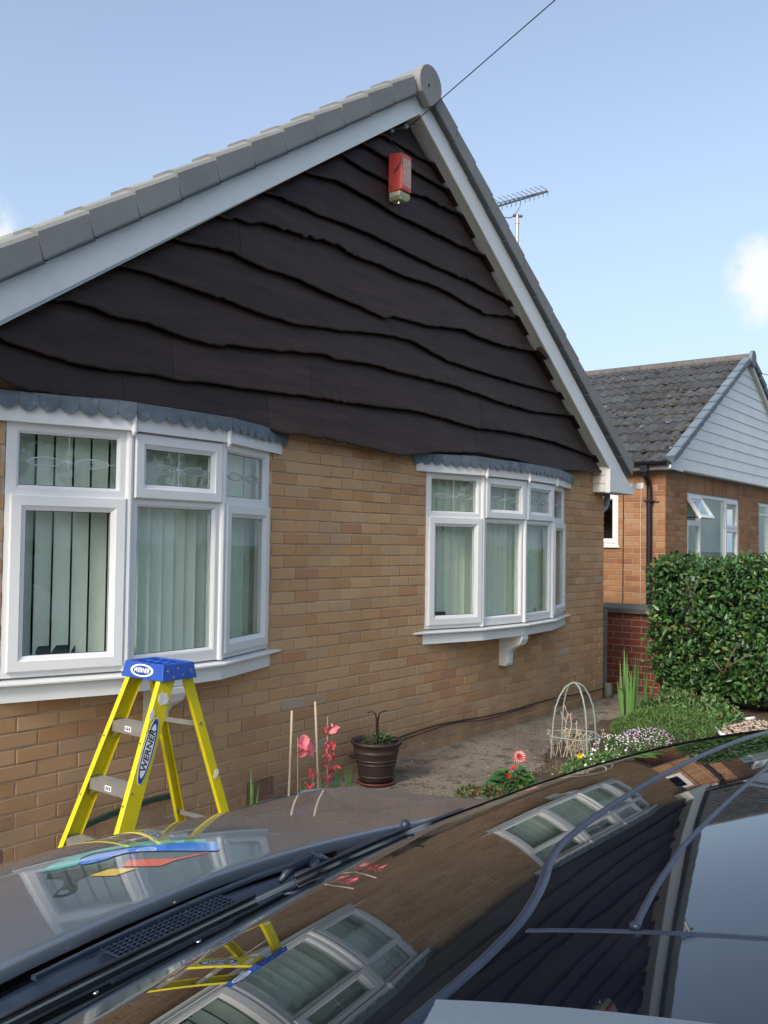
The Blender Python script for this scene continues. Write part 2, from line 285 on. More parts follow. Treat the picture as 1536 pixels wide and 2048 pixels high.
# ---------------------------------------------------------------- brick helpers
def brick_mesh(name, L, H, D, m):
    c = .0022; b = MB()
    b.v = [(0,0+D,0),(L,D,0),(L,D,H),(0,D,H),(0,c,0),(L,c,0),(L,c,H),(0,c,H),(c,0,c),(L-c,0,c),(L-c,0,H-c),(c,0,H-c)]
    b.f = [(8,9,10,11),(4,5,9,8),(5,6,10,9),(6,7,11,10),(7,4,8,11),(0,1,5,4),(1,2,6,5),(2,3,7,6),(3,0,4,7)]
    b.m = [0]*9; return b
def cut(x0, x1, holes):                          # remove hole intervals from [x0,x1]
    seg = [(x0, x1)]
    for a, c in holes:
        out = []
        for s, e in seg:
            if c <= s or a >= e: out.append((s, e)); continue
            if a > s: out.append((s, a))
            if c < e: out.append((c, e))
        seg = out
    return [(s, e) for s, e in seg if e-s > .03]
def brick_wall(parent, mats, frame, x0, x1, k0, k1, off, openings, limit, brick_h=.075, L=.225, vis=None, top=None, parts_name='brick', stuff_name='far_bricks', ztrim=None):
    """frame: Matrix from wall-local (x along, y into wall, z up) to world. openings: (xa, xb, za, zb)."""
    me = brick_mesh('brick', L-.010, brick_h-.010, .09, mats[0]).mesh('brick', mats[0])
    B = []
    for k in range(k0, k1):
        z = k*brick_h; o = off + (L/2 if k % 2 else 0)
        n0 = math.floor((x0-o)/L)-1
        holes = [(a, c) for a, c, za, zb in openings if za < z+brick_h*.7 and zb > z+brick_h*.3]
        for n in range(n0, math.ceil((x1-o)/L)+1):
            a, c = max(x0, n*L+o), min(x1, (n+1)*L+o)
            if c-a < .03: continue
            for s, e in cut(a, c, holes):
                B.append((s+.005, e-.005, z+.005))
    pts = []
    for s, e, z in B:
        p = frame @ Vector(((s+e)/2, 0, z+.03)); d = p-CAM; zz = d.dot(FX)
        px, py = 768+1851.8*d.dot(RX)/zz if zz > 0 else 9e9, 1024-1851.8*d.dot(UX)/zz if zz > 0 else 9e9
        inv = -10 < px < 1546 and -10 < py < 2058 and (vis is None or vis(s, z))
        pts.append((0 if inv else 1, d.length, s, e, z))
    pts.sort(); st = MB(); c_ = .0022; H = brick_h-.010
    for i, (f, dl, s, e, z) in enumerate(pts):
        dy = random.uniform(-.0012, .0012); tz = random.uniform(-.0012, .0012)
        if i < limit and not f:
            Mx = frame @ Matrix.Translation((s, dy, z+tz)) @ Matrix.Rotation(random.uniform(-.004, .004), 4, 'Y') @ Matrix.Diagonal(((e-s)/(L-.010), 1, 1, 1))
            inst(parts_name, me, Mx, parent)
        else:
            Lb = e-s; o = len(st.v)
            for v in [(0,.09,0),(Lb,.09,0),(Lb,.09,H),(0,.09,H),(0,c_,0),(Lb,c_,0),(Lb,c_,H),(0,c_,H),(c_,0,c_),(Lb-c_,0,c_),(Lb-c_,0,H-c_),(c_,0,H-c_)]:
                st.v.append(tuple(frame @ Vector((v[0]+s, v[1]+dy, v[2]+z+tz))))
            st.f += [tuple(q+o for q in f_) for f_ in [(8,9,10,11),(4,5,9,8),(5,6,10,9),(6,7,11,10),(7,4,8,11),(0,1,5,4),(1,2,6,5),(2,3,7,6),(3,0,4,7)]]; st.m += [0]*9
    if st.f: st.build(stuff_name, mats[1], parent, kind='stuff')
# ---------------------------------------------------------------- the bungalow
AX, HALF = 1.04, 3.68
XL, XR = AX-HALF, 4.722
house = empty('bungalow', (AX, 0, -.15), 'tan brick bungalow with dark waney edge boarding in its gable and two white bow windows', 'house')
B1 = [(-2.003, 0), (-1.4425, -.190), (-.8125, -.190), (-.252, 0)]
B2 = [(1.455, 0), (2.021, -.162), (2.625, -.212), (3.229, -.162), (3.795, 0)]
ZB, ZT = .787, 1.992
def rects(b, y0, y1, rs):
    for a, c, z0, z1 in rs: b.box(a, c, y0, y1, z0, z1)
wall = MB()
rects(wall, .0075, .10, [(XL, -2.003, -.5, 2.2), (-2.003, -.252, -.5, ZB-.01), (-.252, 1.455, -.5, 2.2), (1.455, 3.795, -.5, ZB-.01), (3.795, XR-.006, -.5, 2.2), (-2.003, -.252, ZT+.01, 2.2), (1.455, 3.795, ZT+.01, 2.2)])
def gl(x, off=0): return 4.57+off-.682*abs(x-AX)
wall.prism([(XL, .006, 2.2), (XR-.006, .006, 2.2), (XR-.006, .006, 2.05), (AX, .006, 4.6), (XL, .006, 2.03)][:0] or [(XL+.2, .006, 2.2), (XR-.2, .006, 2.2), (AX, .006, 4.62)], (0, .09, 0))
wall.box(XR-.10, XR-.006, .101, 9.5, -.5, 2.15); wall.box(XL+.006, XL+.1, .101, 9.5, -.5, 2.15); wall.box(XL+.006, XR-.006, 9.51, 9.6, -.5, 2.15)
wallo = wall.build('brick_wall', M['mortar'], house)
ops = [(-2.003, -.252, ZB, ZT), (1.455, 3.795, ZB, ZT), (-.395-.005+.0, -.17, -.075*2-.001, 0.0)]
air = [(-.2812-.2250/2-.056, -.2812+.056)]
AIRS = [(-.394, -.169, -.150, -.0), (3.63, 3.855, -.10, -.025), (-2.19, -1.965, -.15, 0)]
ops = ops[:2]+AIRS
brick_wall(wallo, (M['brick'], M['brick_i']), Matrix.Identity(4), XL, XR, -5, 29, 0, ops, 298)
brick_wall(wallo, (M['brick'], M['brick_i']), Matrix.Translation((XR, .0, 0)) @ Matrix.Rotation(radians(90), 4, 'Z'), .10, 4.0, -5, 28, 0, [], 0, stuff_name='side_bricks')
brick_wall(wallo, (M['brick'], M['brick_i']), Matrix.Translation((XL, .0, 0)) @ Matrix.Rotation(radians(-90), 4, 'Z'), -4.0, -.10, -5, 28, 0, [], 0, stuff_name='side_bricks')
# air bricks
for i, (a, c, z0, z1) in enumerate(AIRS):
    b = MB(); b.box(a+.005, a+.022, 0, .07, z0+.005, z1-.007); b.box(c-.022, c-.005, 0, .07, z0+.005, z1-.007)
    b.box(a+.022, c-.022, 0, .07, z1-.024, z1-.007); b.box(a+.022, c-.022, 0, .07, z0+.005, z0+.02)
    nx, nz_ = 9, 5 if z1-z0 > .1 else 2
    w, h = (c-a-.044), (z1-z0-.044)
    for k in range(1, nx): b.box(a+.022+w*k/nx-.0045, a+.022+w*k/nx+.0045, .002, .02, z0+.02, z1-.024)
    for k in range(1, nz_): b.box(a+.022, c-.022, .003, .02, z0+.02+h*k/nz_-.0045, z0+.02+h*k/nz_+.0045)
    b.mi = 1; b.box(a+.0221, c-.0221, .06, .066, z0+.0201, z1-.0241)
    b.build('air_brick', [mat('terracotta_vent', (.20,.115,.075), rough=.9, noise_s=12, noise_a=.2, coords='World') if i == 0 else bpy.data.materials['terracotta_vent'], M['void']], wallo)
# ---- bow windows
def offset_path(V, d, wall_y=-.003):
    out = []; n = len(V); T = []
    for i in range(n-1):
        a, b = Vector(V[i]), Vector(V[i+1]); t = (b-a).normalized(); T.append((a, b, t, Vector((t.y, -t.x))))
    a, b, t, nn = T[0]; p = a+nn*d; s = (wall_y-p.y)/t.y if abs(t.y) > 1e-6 else 0; out.append(p+t*s)
    for i in range(1, n-1):
        n1, n2 = T[i-1][3], T[i][3]; bis = (n1+n2).normalized(); out.append(Vector(V[i])+bis*(d/bis.dot(n1)))
    a, b, t, nn = T[-1]; p = b+nn*d; s = (wall_y-p.y)/t.y if abs(t.y) > 1e-6 else 0; out.append(p+t*s)
    return out
def strip(b, P, Q, z0p, z1p, z0q, z1q):          # closed ribbon solid between two plan paths
    n = len(P)
    for i in range(n-1):
        a = [(P[i].x, P[i].y, z0p), (P[i+1].x, P[i+1].y, z0p), (Q[i+1].x, Q[i+1].y, z0q), (Q[i].x, Q[i].y, z0q)]
        c = [(P[i].x, P[i].y, z1p), (P[i+1].x, P[i+1].y, z1p), (Q[i+1].x, Q[i+1].y, z1q), (Q[i].x, Q[i].y, z1q)]
        b.add(a+c, [(0,3,2,1),(4,5,6,7),(0,1,5,4),(1,2,6,5),(2,3,7,6),(3,0,4,7)])
def ring(b, F, u0, u1, z0, z1, prof):
    o = []
    for ins, w in prof: o.append([F(u0+ins, w, z0+ins), F(u1-ins, w, z0+ins), F(u1-ins, w, z1-ins), F(u0+ins, w, z1-ins)])
    vs = [p for r in o for p in r]
    b.add(vs, [(i*4+k, i*4+(k+1)%4, (i+1)*4+(k+1)%4, (i+1)*4+k) for i in range(len(prof)-1) for k in range(4)])
def bay(V, types, dp, ds, label_panes=None):
    bw = empty('bow_window', (sum(v[0] for v in V)/len(V), 0, ZB)); bw.parent = house; bw.matrix_parent_inverse = PI_(house)
    fr = MB(); gk = MB()
    for i in range(len(V)-1):
        a, c = Vector(V[i]), Vector(V[i+1]); L = (c-a).length; t = (c-a).normalized(); nn = Vector((t.y, -t.x))
        def F(u, w, z, a=a, t=t, nn=nn): p = a+t*u+nn*w; return (p.x, p.y, z)
        def lb(b, u0, u1, w0, w1, z0, z1):
            vs = [F(u, w, z) for z in (z0, z1) for u, w in ((u0, w1), (u1, w1), (u1, w0), (u0, w0))]
            b.add(vs, [(0,3,2,1),(4,5,6,7),(0,1,5,4),(1,2,6,5),(2,3,7,6),(3,0,4,7)])
        J = .048
        lb(fr, 0, J, -.07, 0, ZB, ZT); lb(fr, L-J, L, -.07, 0, ZB, ZT)
        lb(fr, J, L-J, -.07, 0, ZB, ZB+.055); lb(fr, J, L-J, -.07, 0, ZT-.035, ZT); lb(fr, J, L-J, -.07, 0, 1.625, 1.680)
        up, lo = types[i]
        for kind, z0, z1 in ((up, 1.680, ZT-.035), (lo, ZB+.055, 1.625)):
            if kind == 'f':
                ring(fr, F, J, L-J, z0, z1, [(0, -.002), (.004, -.002), (.016, -.016), (.016, -.03)])
                g = (J+.016, L-J-.016, z0+.016, z1-.016, -.024)
            else:
                sb = MB(); e = .028
                ring(sb, F, J-e, L-J+e, z0-e, z1+e-.004, [(0, .001), (0, .016), (.006, .022), (.050, .022), (.054, .017), (.074, .006), (.074, -.02)])
                sb.build('casement', M['upvc'], bw)
                g = (J-e+.074, L-J+e-.074, z0-e+.074, z1+e-.004-.074, -.004)
            pm = MB(); lb(pm, g[0], g[1], g[4]-.004, g[4], g[2], g[3]); pm.build('pane', M['glass'], bw)
            ring(gk, F, g[0]-.001, g[1]+.001, g[2]-.001, g[3]+.001, [(0, g[4]+.003), (.004, g[4]+.003)])
            if z0 > 1.6:                          # bevelled glass motif: came lines, two lenses and a diamond
                mo = MB(); uc, zc = (g[0]+g[1])/2, g[2]+(g[3]-g[2])*.47; w = g[4]+.0022; hw = (g[1]-g[0])/2
                mo.tube([F(uc, w, g[2]), F(uc, w, g[3])], .0024, 4); mo.tube([F(g[0], w, zc+.004), F(g[0]+hw*.25, w, zc)], .0016, 4); mo.tube([F(g[1], w, zc+.004), F(g[1]-hw*.25, w, zc)], .0016, 4)
                for sx in (-1, 1):
                    lens = []; c0 = uc+sx*(hw*.46+.004); hl = hw*.36; hh = .022
                    up_ = [F(c0+hl*cos(th), w, zc+hh*sin(th)*abs(sin(th))**.3) for th in [pi*k/10 for k in range(11)]]
                    dn_ = [F(c0-hl*cos(th), w, zc-hh*sin(th)*abs(sin(th))**.3) for th in [pi*k/10 for k in range(11)]]
                    mo.tube(up_+dn_[1:], .0032, 4)
                    mid = [F(c0+hl*.6*cos(2*pi*k/12), w+.001, zc+hh*.45*sin(2*pi*k/12)) for k in range(12)]; mo.tube(mid+mid[:1], .0012, 4)
                d_ = .018; dm = [F(uc+d_, w, zc), F(uc, w, zc+d_*1.15), F(uc-d_, w, zc), F(uc, w, zc-d_*1.15)]
                mo.tube(dm+dm[:1], .0022, 4); mo.add([*dm, F(uc, w+.004, zc)], [(0,1,4),(1,2,4),(2,3,4),(3,0,4)])
                mo.build('bevelled_motif', M['bevelglass'], bw)
    for i in range(1, len(V)-1):                 # coupling posts
        fr.tube([(V[i][0], V[i][1]+.004, ZB-.002), (V[i][0], V[i][1]+.004, ZT)], .021, 10)
    fr.build('window_frame', M['upvc'], bw, bevel=.0015)
    gk.build('gasket', M['gasket'], bw)
    P0, P1 = offset_path(V, -.07, .05), offset_path(V, ds)
    s = MB(); strip(s, P1, P0, .755, .768, .77, .785); s.build('sill', M['upvc'], bw, bevel=.003)
    P2 = offset_path(V, .012); s = MB(); strip(s, P2, P0, .675, .754, .675, .754); s.build('sill_apron', M['upvc2'], bw)
    P3, P4 = offset_path(V, dp), offset_path(V, -.02)
    s = MB(); strip(s, P3, P4, 1.988, 2.118, 1.993, 2.118)
    for i in range(1, len(V)-1): s.tube([(P3[i].x, P3[i].y, 2.11), (P3[i].x, P3[i].y, 1.982), (P3[i].x, P3[i].y+.004, 1.965)], [.014, .014, .008], 8)
    s.build('pelmet', M['upvc'], bw, bevel=.002)
    P5 = offset_path(V, dp+.012); W0 = [Vector((p.x, .0)) for p in P5]
    n = len(P5); rf = MB(); top = 2.175
    a = [(p.x, p.y, 2.128) for p in P5]; wl_ = [(P5[0].x+.02, 0.002, 2.14)]+[(p.x, 0.002, top) for p in P5[1:-1]]+[(P5[-1].x-.02, 0.002, 2.14)]
    rf.add(a+wl_, [(i, i+1, n+i+1, n+i) for i in range(n-1)]); rf.add([(x, y, z-.006) for x, y, z in a+wl_], [(i, n+i, n+i+1, i+1) for i in range(n-1)])
    rf.add(a+[(x, y, z-.006) for x, y, z in a], [(i, n+i, n+i+1, i+1) for i in range(n-1)])
    rf.build('lead_roof', M['lead'], bw)
    P6 = offset_path(V, dp+.016)
    for i in range(n-1):
        a_, c_ = P6[i], P6[i+1]; L = (c_-a_).length; t = (c_-a_)/L; k = max(1, round(L/.094)); wd = L/k
        for q in range(k):
            b = MB(); cx = a_+t*(wd*(q+.5)); nn = Vector((t.y, -t.x)); hw = wd/2-.0006; jit = random.uniform(-.004, .004); lift = random.uniform(.0, .006)
            prof = [(-hw, 2.128), (-hw, 2.090+jit)]+[(-hw*cos(pi*j/10), 2.090+jit-.047*sin(pi*j/10)) for j in range(1, 10)]+[(hw, 2.090+jit), (hw, 2.128)]
            pts = [(cx.x+t.x*u+nn.x*(lift*(2.128-z)/.08), cx.y+t.y*u+nn.y*(lift*(2.128-z)/.08), z) for u, z in prof]
            b.prism(pts, (nn.x*.004, nn.y*.004, 0)); b.build('lead_scallop', M['lead'], bw)
    # corbel under the middle
    cx = sum(v[0] for v in V)/len(V); b = MB(); dmax = max(-v[1] for v in V)
    pr = [(0, .672), (-.225, .672), (-.225, .64), (-.205, .60), (-.165, .575), (-.115, .555), (-.085, .52), (-.078, .47), (-.078, .425), (-.066, .405), (0, .405)]
    b.prism([(cx-.055, y, z) for y, z in pr], (.11, 0, 0)); b.prism([(cx-.035, y-.006, z) for y, z in pr[3:9]]+[(cx-.035, -.03, .43), (cx-.035, -.03, .6)], (.07, 0, 0))
    b.build('corbel', M['upvc2'], bw, bevel=.004)
    return bw
bay(B1, [('f', 's'), ('s', 'f'), ('f', 's')], .038, .044)
bay(B2, [('f', 's'), ('s', 'f'), ('s', 'f'), ('f', 's')], .042, .046)
# rooms behind the glass
for a, c in ((-2.45, .2), (1.0, 4.3)):
    b = MB(); x0, x1, y0, y1, z0, z1 = a, c, .11, 3.2, .2, 2.3
    b.add([(x0,y0,z0),(x1,y0,z0),(x1,y1,z0),(x0,y1,z0),(x0,y0,z1),(x1,y0,z1),(x1,y1,z1),(x0,y1,z1)], [(0,1,2,3),(7,6,5,4),(1,5,6,2),(2,6,7,3),(3,7,4,0)])
    b.build('room_lining', M['room'], house)
for V in (B1, B2):
    Pa, Pb = offset_path(V, -.071, .10), offset_path(V, -.15, .16)
    b = MB(); pts = [(p.x, p.y, .80) for p in offset_path(V, -.071, .0)]+[(V[-1][0], .25, .80), (V[0][0], .25, .80)]
    b.prism(pts[::-1], (0, 0, -.012)); b.build('window_board', M['upvc2'], house)
    b = MB(); pts = [(p.x, p.y, 2.0) for p in offset_path(V, -.03, .0)]+[(V[-1][0], .25, 2.0), (V[0][0], .25, 2.0)]; b.prism(pts, (0, 0, .012)); b.build('bow_ceiling', M['room'], house)
# ---- vertical blinds (hang inside: things of their own)
def blind(V, angs, label, inset):
    r = empty('vertical_blind', ((V[0][0]+V[-1][0])/2, .1, .83), label, 'blind')
    me = MB()
    n = 6; Wd, H = .089, 1.13
    rows = [[(Wd*(k/n-.5), .006*(1-((k/n-.5)*2)**2), z) for k in range(n+1)] for z in (0, H)]
    me.grid(rows); me = me.mesh('slat', M['slat'], True)
    hr = MB()
    for i in range(len(V)-1):
        a, c = Vector(V[i]), Vector(V[i+1]); L = (c-a).length; t = (c-a)/L; nn = Vector((t.y, -t.x)); ang, sp, sk = angs[i]
        base = math.atan2(t.y, t.x); k = int((L-.02+(.34 if i == len(V)-2 else 0))/sp)
        for q in range(k+1):
            if q in sk: continue
            p = a+t*(.03+sp*q)-nn*inset
            if p.y > .5: continue
            Mx = Matrix.Translation((p.x, p.y, .832+random.uniform(-.003, .003))) @ Matrix.Rotation(base+radians(ang+random.uniform(-4, 4)), 4, 'Z')
            inst('slat', me, Mx, r)
        p0, p1 = a-nn*inset, c-nn*inset; mid = (p0+p1)/2
        hr.obox((mid.x, mid.y, 1.975), (t.x, t.y, 0), (-nn.x, -nn.y, 0), (0,0,1), L*.96, .04, .025)
    hr.build('head_rail', M['upvc2'], r)
    ch = MB()                                    # bead chain along the slat feet
    for i in range(len(V)-1):
        a, c = Vector(V[i]), Vector(V[i+1]); L = (c-a).length; t = (c-a)/L; nn = Vector((t.y, -t.x)); pts = []
        for q in range(int(L/.02)): p = a+t*(.03+.02*q)-nn*(inset-.012); pts.append((p.x, p.y, .845-.006*abs(sin(q*pi/4))))
        ch.tube(pts, .0018, 4)
    ch.build('bead_chain', M['upvc'], r)
blind(B1, [(14, .090, ()), (-14, .078, ()), (-24, .08, ())], 'cream vertical slat blind inside the bow window behind the yellow stepladder', .125)
blind(B2, [(6, .074, ()), (-6, .074, ()), (-24, .078, ()), (-34, .08, ())], 'cream vertical slat blind inside the far bow window near the corner', .125)
def frame_thing(loc, w, h, lean, rz, label):
    r = empty('photo_frame', loc, label, 'picture frame', rz=rz)
    b = MB(); b.obox((0, 0, h/2*cos(lean)), (1,0,0), (0, cos(lean), -sin(lean)), (0, sin(lean), cos(lean)), w, .014, h); o = b.build('backing_board', M['black_p'], r, bevel=.002); o.matrix_parent_inverse = Matrix.Identity(4)
    return
    b = MB(); b.prism([(-.01, .005, .01), (-.01, .035, .0), (-.01, .02, h*.5)], (.02, 0, 0)); o = b.build('strut', M['black_p'], r); o.matrix_parent_inverse = Matrix.Identity(4)
frame_thing((-1.70, .02, .80), .19, .12, .3, -.33, 'dark low frame lying back on the window board behind the leftmost lower pane')
frame_thing((1.70, .03, .80), .13, .11, .25, -.28, 'small black frame in the left bottom corner of the far bow window')
frame_thing((3.12, -.04, .80), .10, .14, .2, .15, 'small black frame standing in the third lower pane of the far bow window')
fg = MB(); fg.lathe([(.0, 0), (.03, 0), (.034, .02), (.018, .04), (.03, .06), (.035, .085), (.02, .11), (.0, .115)], (-1.36, -.10, .80), 14)
tag(fg.build('ornament', M['black_p'], None, True), 'small dark rounded ornament inside the pane just above the ladder cap', 'ornament')
# ---- waney edge cladding
clad = empty('gable_cladding', (AX, -.05, 2.1)); clad.parent = house; clad.matrix_parent_inverse = PI_(house)
EDGES = [
    [(-2.101,2.169),(-1.988,2.132),(-1.708,2.132),(-1.550,2.136),(-1.156,2.152),(-0.722,2.146),(-0.183,2.102),(-0.088,2.112),(0.216,2.109),(0.668,2.087),(0.967,2.067),(1.146,2.089),(1.426,2.131),(1.999,2.176),(2.585,2.174),(3.377,2.136),(4.247,2.177)],
    [(-2.106,2.347),(-1.874,2.313),(-1.622,2.293),(-1.346,2.306),(-1.197,2.318),(-1.039,2.306),(-0.929,2.325),(-0.524,2.337),(-0.094,2.360),(0.545,2.381),(1.196,2.415),(1.656,2.396),(2.026,2.377),(2.470,2.399),(2.957,2.400),(3.373,2.395),(4.244,2.327)],
    [(-1.882,2.584),(-1.656,2.598),(-1.466,2.570),(-1.354,2.584),(-1.204,2.572),(-0.967,2.548),(-0.763,2.548),(-0.710,2.569),(-0.435,2.591),(0.143,2.659),(0.249,2.644),(0.610,2.673),(1.003,2.667),(1.165,2.670),(1.586,2.676),(2.059,2.658),(2.323,2.639),(2.953,2.627),(3.701,2.675)],
    [(-1.528,2.835),(-1.287,2.847),(-0.975,2.833),(-0.716,2.825),(-0.440,2.804),(-0.141,2.799),(0.144,2.832),(0.311,2.845),(0.673,2.896),(0.894,2.916),(1.128,2.923),(1.296,2.897),(1.583,2.854),(2.056,2.846),(2.573,2.844),(3.366,2.854)],
    [(-1.156,3.077),(-0.963,3.080),(-0.846,3.102),(-0.617,3.110),(-0.506,3.084),(-0.349,3.086),(-0.111,3.090),(0.089,3.066),(0.417,3.051),(0.647,3.035),(0.780,3.019),(0.867,3.058),(1.293,3.070),(1.822,3.145),(1.981,3.127),(2.389,3.122),(2.991,3.167)],
    [(-0.694,3.324),(-0.549,3.318),(-0.454,3.357),(-0.155,3.373),(-0.118,3.377),(0.272,3.408),(0.430,3.378),(0.713,3.391),(0.963,3.376),(1.427,3.399),(1.818,3.369),(2.141,3.335),(2.676,3.414)],
    [(-0.459,3.544),(-0.160,3.559),(-0.123,3.557),(0.078,3.549),(0.315,3.567),(0.590,3.573),(1.014,3.557),(1.424,3.544),(1.882,3.552),(2.509,3.518)],
    [(-0.076,3.780),(0.262,3.834),(0.658,3.820),(0.893,3.797),(1.278,3.804),(1.692,3.797),(2.061,3.805)],
    [(0.258,4.024),(0.514,4.002),(0.793,4.005),(1.061,4.002),(1.273,4.038),(1.462,4.034),(1.702,4.042)],
    [(0.488,4.173),(0.790,4.165),(1.057,4.183),(1.296,4.182),(1.542,4.183)],
    [(0.693,4.310),(0.924,4.314),(1.175,4.309),(1.387,4.323)],
]
JOINTS = [(-0.616, 4), (0.26, 5), (0.146, 2), (0.025, 1), (-0.359, 0), (2.02, 0), (2.101, 1), (1.428, 6), (0.863, 3), (-1.096, 1), (0.387, 3), (2.375, 2), (-1.417, 0)]
DECAL = {
  'teal': [(1.248,1.932),(1.300,1.970),(1.347,1.983),(1.387,1.991),(1.431,1.989),(1.468,1.976),(1.539,1.943),(1.589,1.881),(1.640,1.809),(1.613,1.777),(1.561,1.848),(1.503,1.898),(1.487,1.926),(1.442,1.941),(1.412,1.962),(1.368,1.951),(1.321,1.894),(1.278,1.906)],
  'blue': [(1.337,1.918),(1.364,1.938),(1.405,1.940),(1.452,1.923),(1.501,1.894),(1.556,1.842),(1.612,1.778),(1.627,1.759),(1.580,1.692),(1.559,1.676),(1.538,1.706),(1.503,1.779),(1.465,1.849),(1.436,1.872),(1.410,1.873),(1.377,1.865),(1.342,1.870),(1.321,1.885)],
  'orange': [(1.353,1.773),(1.395,1.805),(1.424,1.768),(1.454,1.714),(1.494,1.701),(1.537,1.694),(1.535,1.685),(1.489,1.689),(1.450,1.698),(1.398,1.691),(1.372,1.731)],
  'yellow': [(1.273,1.785),(1.326,1.783),(1.346,1.753),(1.361,1.726),(1.301,1.726),(1.286,1.751)],
  'hook': [(1.221,1.867),(1.235,1.834),(1.222,1.802),(1.203,1.779),(1.182,1.765),(1.155,1.745),(1.153,1.733),(1.167,1.715),(1.189,1.716),(1.212,1.737),(1.231,1.771),(1.245,1.785),(1.264,1.789),(1.307,1.792),(1.350,1.792),(1.379,1.828),(1.345,1.844),(1.309,1.871),(1.273,1.884),(1.244,1.903)],
  'hole': [(1.163,1.742),(1.178,1.755),(1.191,1.748),(1.188,1.732),(1.174,1.722),(1.164,1.730)],
}

def edge_z(k, x):
    e = EDGES[k]
    if x <= e[0][0]: return e[0][1]+.03*sin((x-e[0][0])*2.2+k)
    if x >= e[-1][0]: return e[-1][1]+.02*sin((x-e[-1][0])*2.2)
    for (x0, z0), (x1, z1) in zip(e, e[1:]):
        if x <= x1:
            t = (x-x0)/(x1-x0); return z0+(z1-z0)*t
    return e[-1][1]
def edge_s(k, x):                                # smoothed edge with bark raggedness in places
    z = (edge_z(k, x-.02)+2*edge_z(k, x)+edge_z(k, x+.02))/4
    rag = max(0, noise.noise((x*1.9, k*7.3, 0))+.12)
    return z + rag*.024*noise.noise((x*24, k*3.1, 2)) + .007*noise.noise((x*9, k*5, 9))
NE = len(EDGES)
for k in range(NE):
    js = sorted(x for x, q in JOINTS if q == k)
    zl = EDGES[k][len(EDGES[k])//2][1]; half = (gl(AX)-zl)/.682+.10
    xs_ = [max(AX-half, XL-.12)]+js+[min(AX+half, 4.43)]
    for a, c in zip(xs_, xs_[1:]):
        if c-a < .1: continue
        a_, c_ = a+.0015, c-.0015; n = max(4, int((c_-a_)/.018)); rows = []
        jit = random.uniform(-.003, .003)
        for i in range(n+1):
            x = a_+(c_-a_)*i/n; lo = edge_s(k, x); top = gl(x, -.012)
            up = (edge_z(k+1, x)+.045) if k+1 < NE else top
            up = min(up, top); lo = min(lo, up-.001)
            if up-lo < .002: up = lo+.002
            yb = -.098+jit; yt = -.060; thk = .014+.005*noise.noise((x*6, k, 4)); rg = .004*noise.noise((x*30, k, 1)); ms = -.004*noise.noise((x*2.2, lo*3, 3))
            mid = (lo*.35+up*.65)
            rows.append([(x, yb+thk+.006, lo+.010), (x, yb+.004+rg, lo), (x, yb-.001+rg*.5, lo+.008), (x, yb, lo+.016), (x, (yb*.4+yt*.6)+ms, mid), (x, yt, up), (x, yt+.018, up)])
        b = MB(); b.grid(rows); b.add([p for p in rows[0]], [tuple(range(7))]); b.add([p for p in rows[-1]], [tuple(range(6, -1, -1))])
        o = b.build('board', M['board'], clad)
        me = o.data
        for p in me.polygons: p.use_smooth = len(p.vertices) == 4
st_ = MB(); st_.obox((3.03, -.15, 3.155), (.8, -.25, -.55), (.3, .95, 0), (.52, -.16, .83), .13, .045, .035); st_.build('timber_stub', M['board'], house)
# ---- barge boards, soffit, box ends
bg_ = MB(); yb0, yb1 = -.192, -.174
def bl(x, s): return (4.559-(.673 if x < AX else .692)*abs(x-AX)) if s == 'i' else (4.765-(.669 if x < AX else .695)*abs(x-1.076 if x > AX else x-1.03))
xe = 4.44
Lp = [(AX, yb0, 4.559), (AX, yb0, 4.764), (-3.05, yb0, bl(-3.05, 'o')), (-3.05, yb0, 1.99), (-2.55, yb0, 1.99), (-2.55, yb0, bl(-2.55, 'i'))]
b = MB(); b.prism(Lp, (0, yb1-yb0, 0)); b.build('barge_board', M['upvc2'], house, bevel=.003)
Rp = [(AX+.003, yb0, 4.557), (xe, yb0, bl(xe, 'i')), (4.49, yb0, 2.215), (4.72, yb0, bl(4.72, 'o')), (AX+.003, yb0, 4.761)]
b = MB(); b.prism(Rp, (0, yb1-yb0, 0)); b.build('barge_board', M['upvc2'], house, bevel=.003)
zc = 1.985
b = MB(); b.prism([(4.435, yb0-.001, zc), (5.045, yb0-.001, zc), (5.045, yb0-.001, 2.005), (4.72, yb0-.001, bl(4.72, 'o')-.003), (4.493, yb0-.001, 2.215), (4.435, yb0-.001, 2.255)], (0, .02, 0)); b.build('box_end_face', M['upvc2'], house, bevel=.003)
b = MB(); b.box(4.422, 4.436, yb0-.004, yb1+.03, zc-.006, 2.23); b.build('corner_trim', M['upvc'], house)
b = MB()
for i in range(3): b.box(4.432, 4.442, -.143, -.004, zc+.004+.085*i, zc+.085*(i+1)-.001)
b.build('box_end_side', M['cream'], house)
b = MB(); b.box(4.443, 5.04, -.172, -.003, zc-.001, zc+.008); b.box(4.72, 5.04, 0, 9, zc+.01, zc+.02); b.box(5.026, 5.04, -.172, 9, zc+.021, 2.08); b.build('eaves_soffit', M['soffit'], house)
b = MB()
for sx in (-1, 1):
    x1 = AX+sx*3.62
    b.prism([(AX, -.173, 4.568), (x1, -.173, 4.568-.683*3.62), (x1, -.173, 4.580-.683*3.62), (AX, -.173, 4.580)], (0, .169, 0))
b.build('verge_soffit', M['soffit'], house)
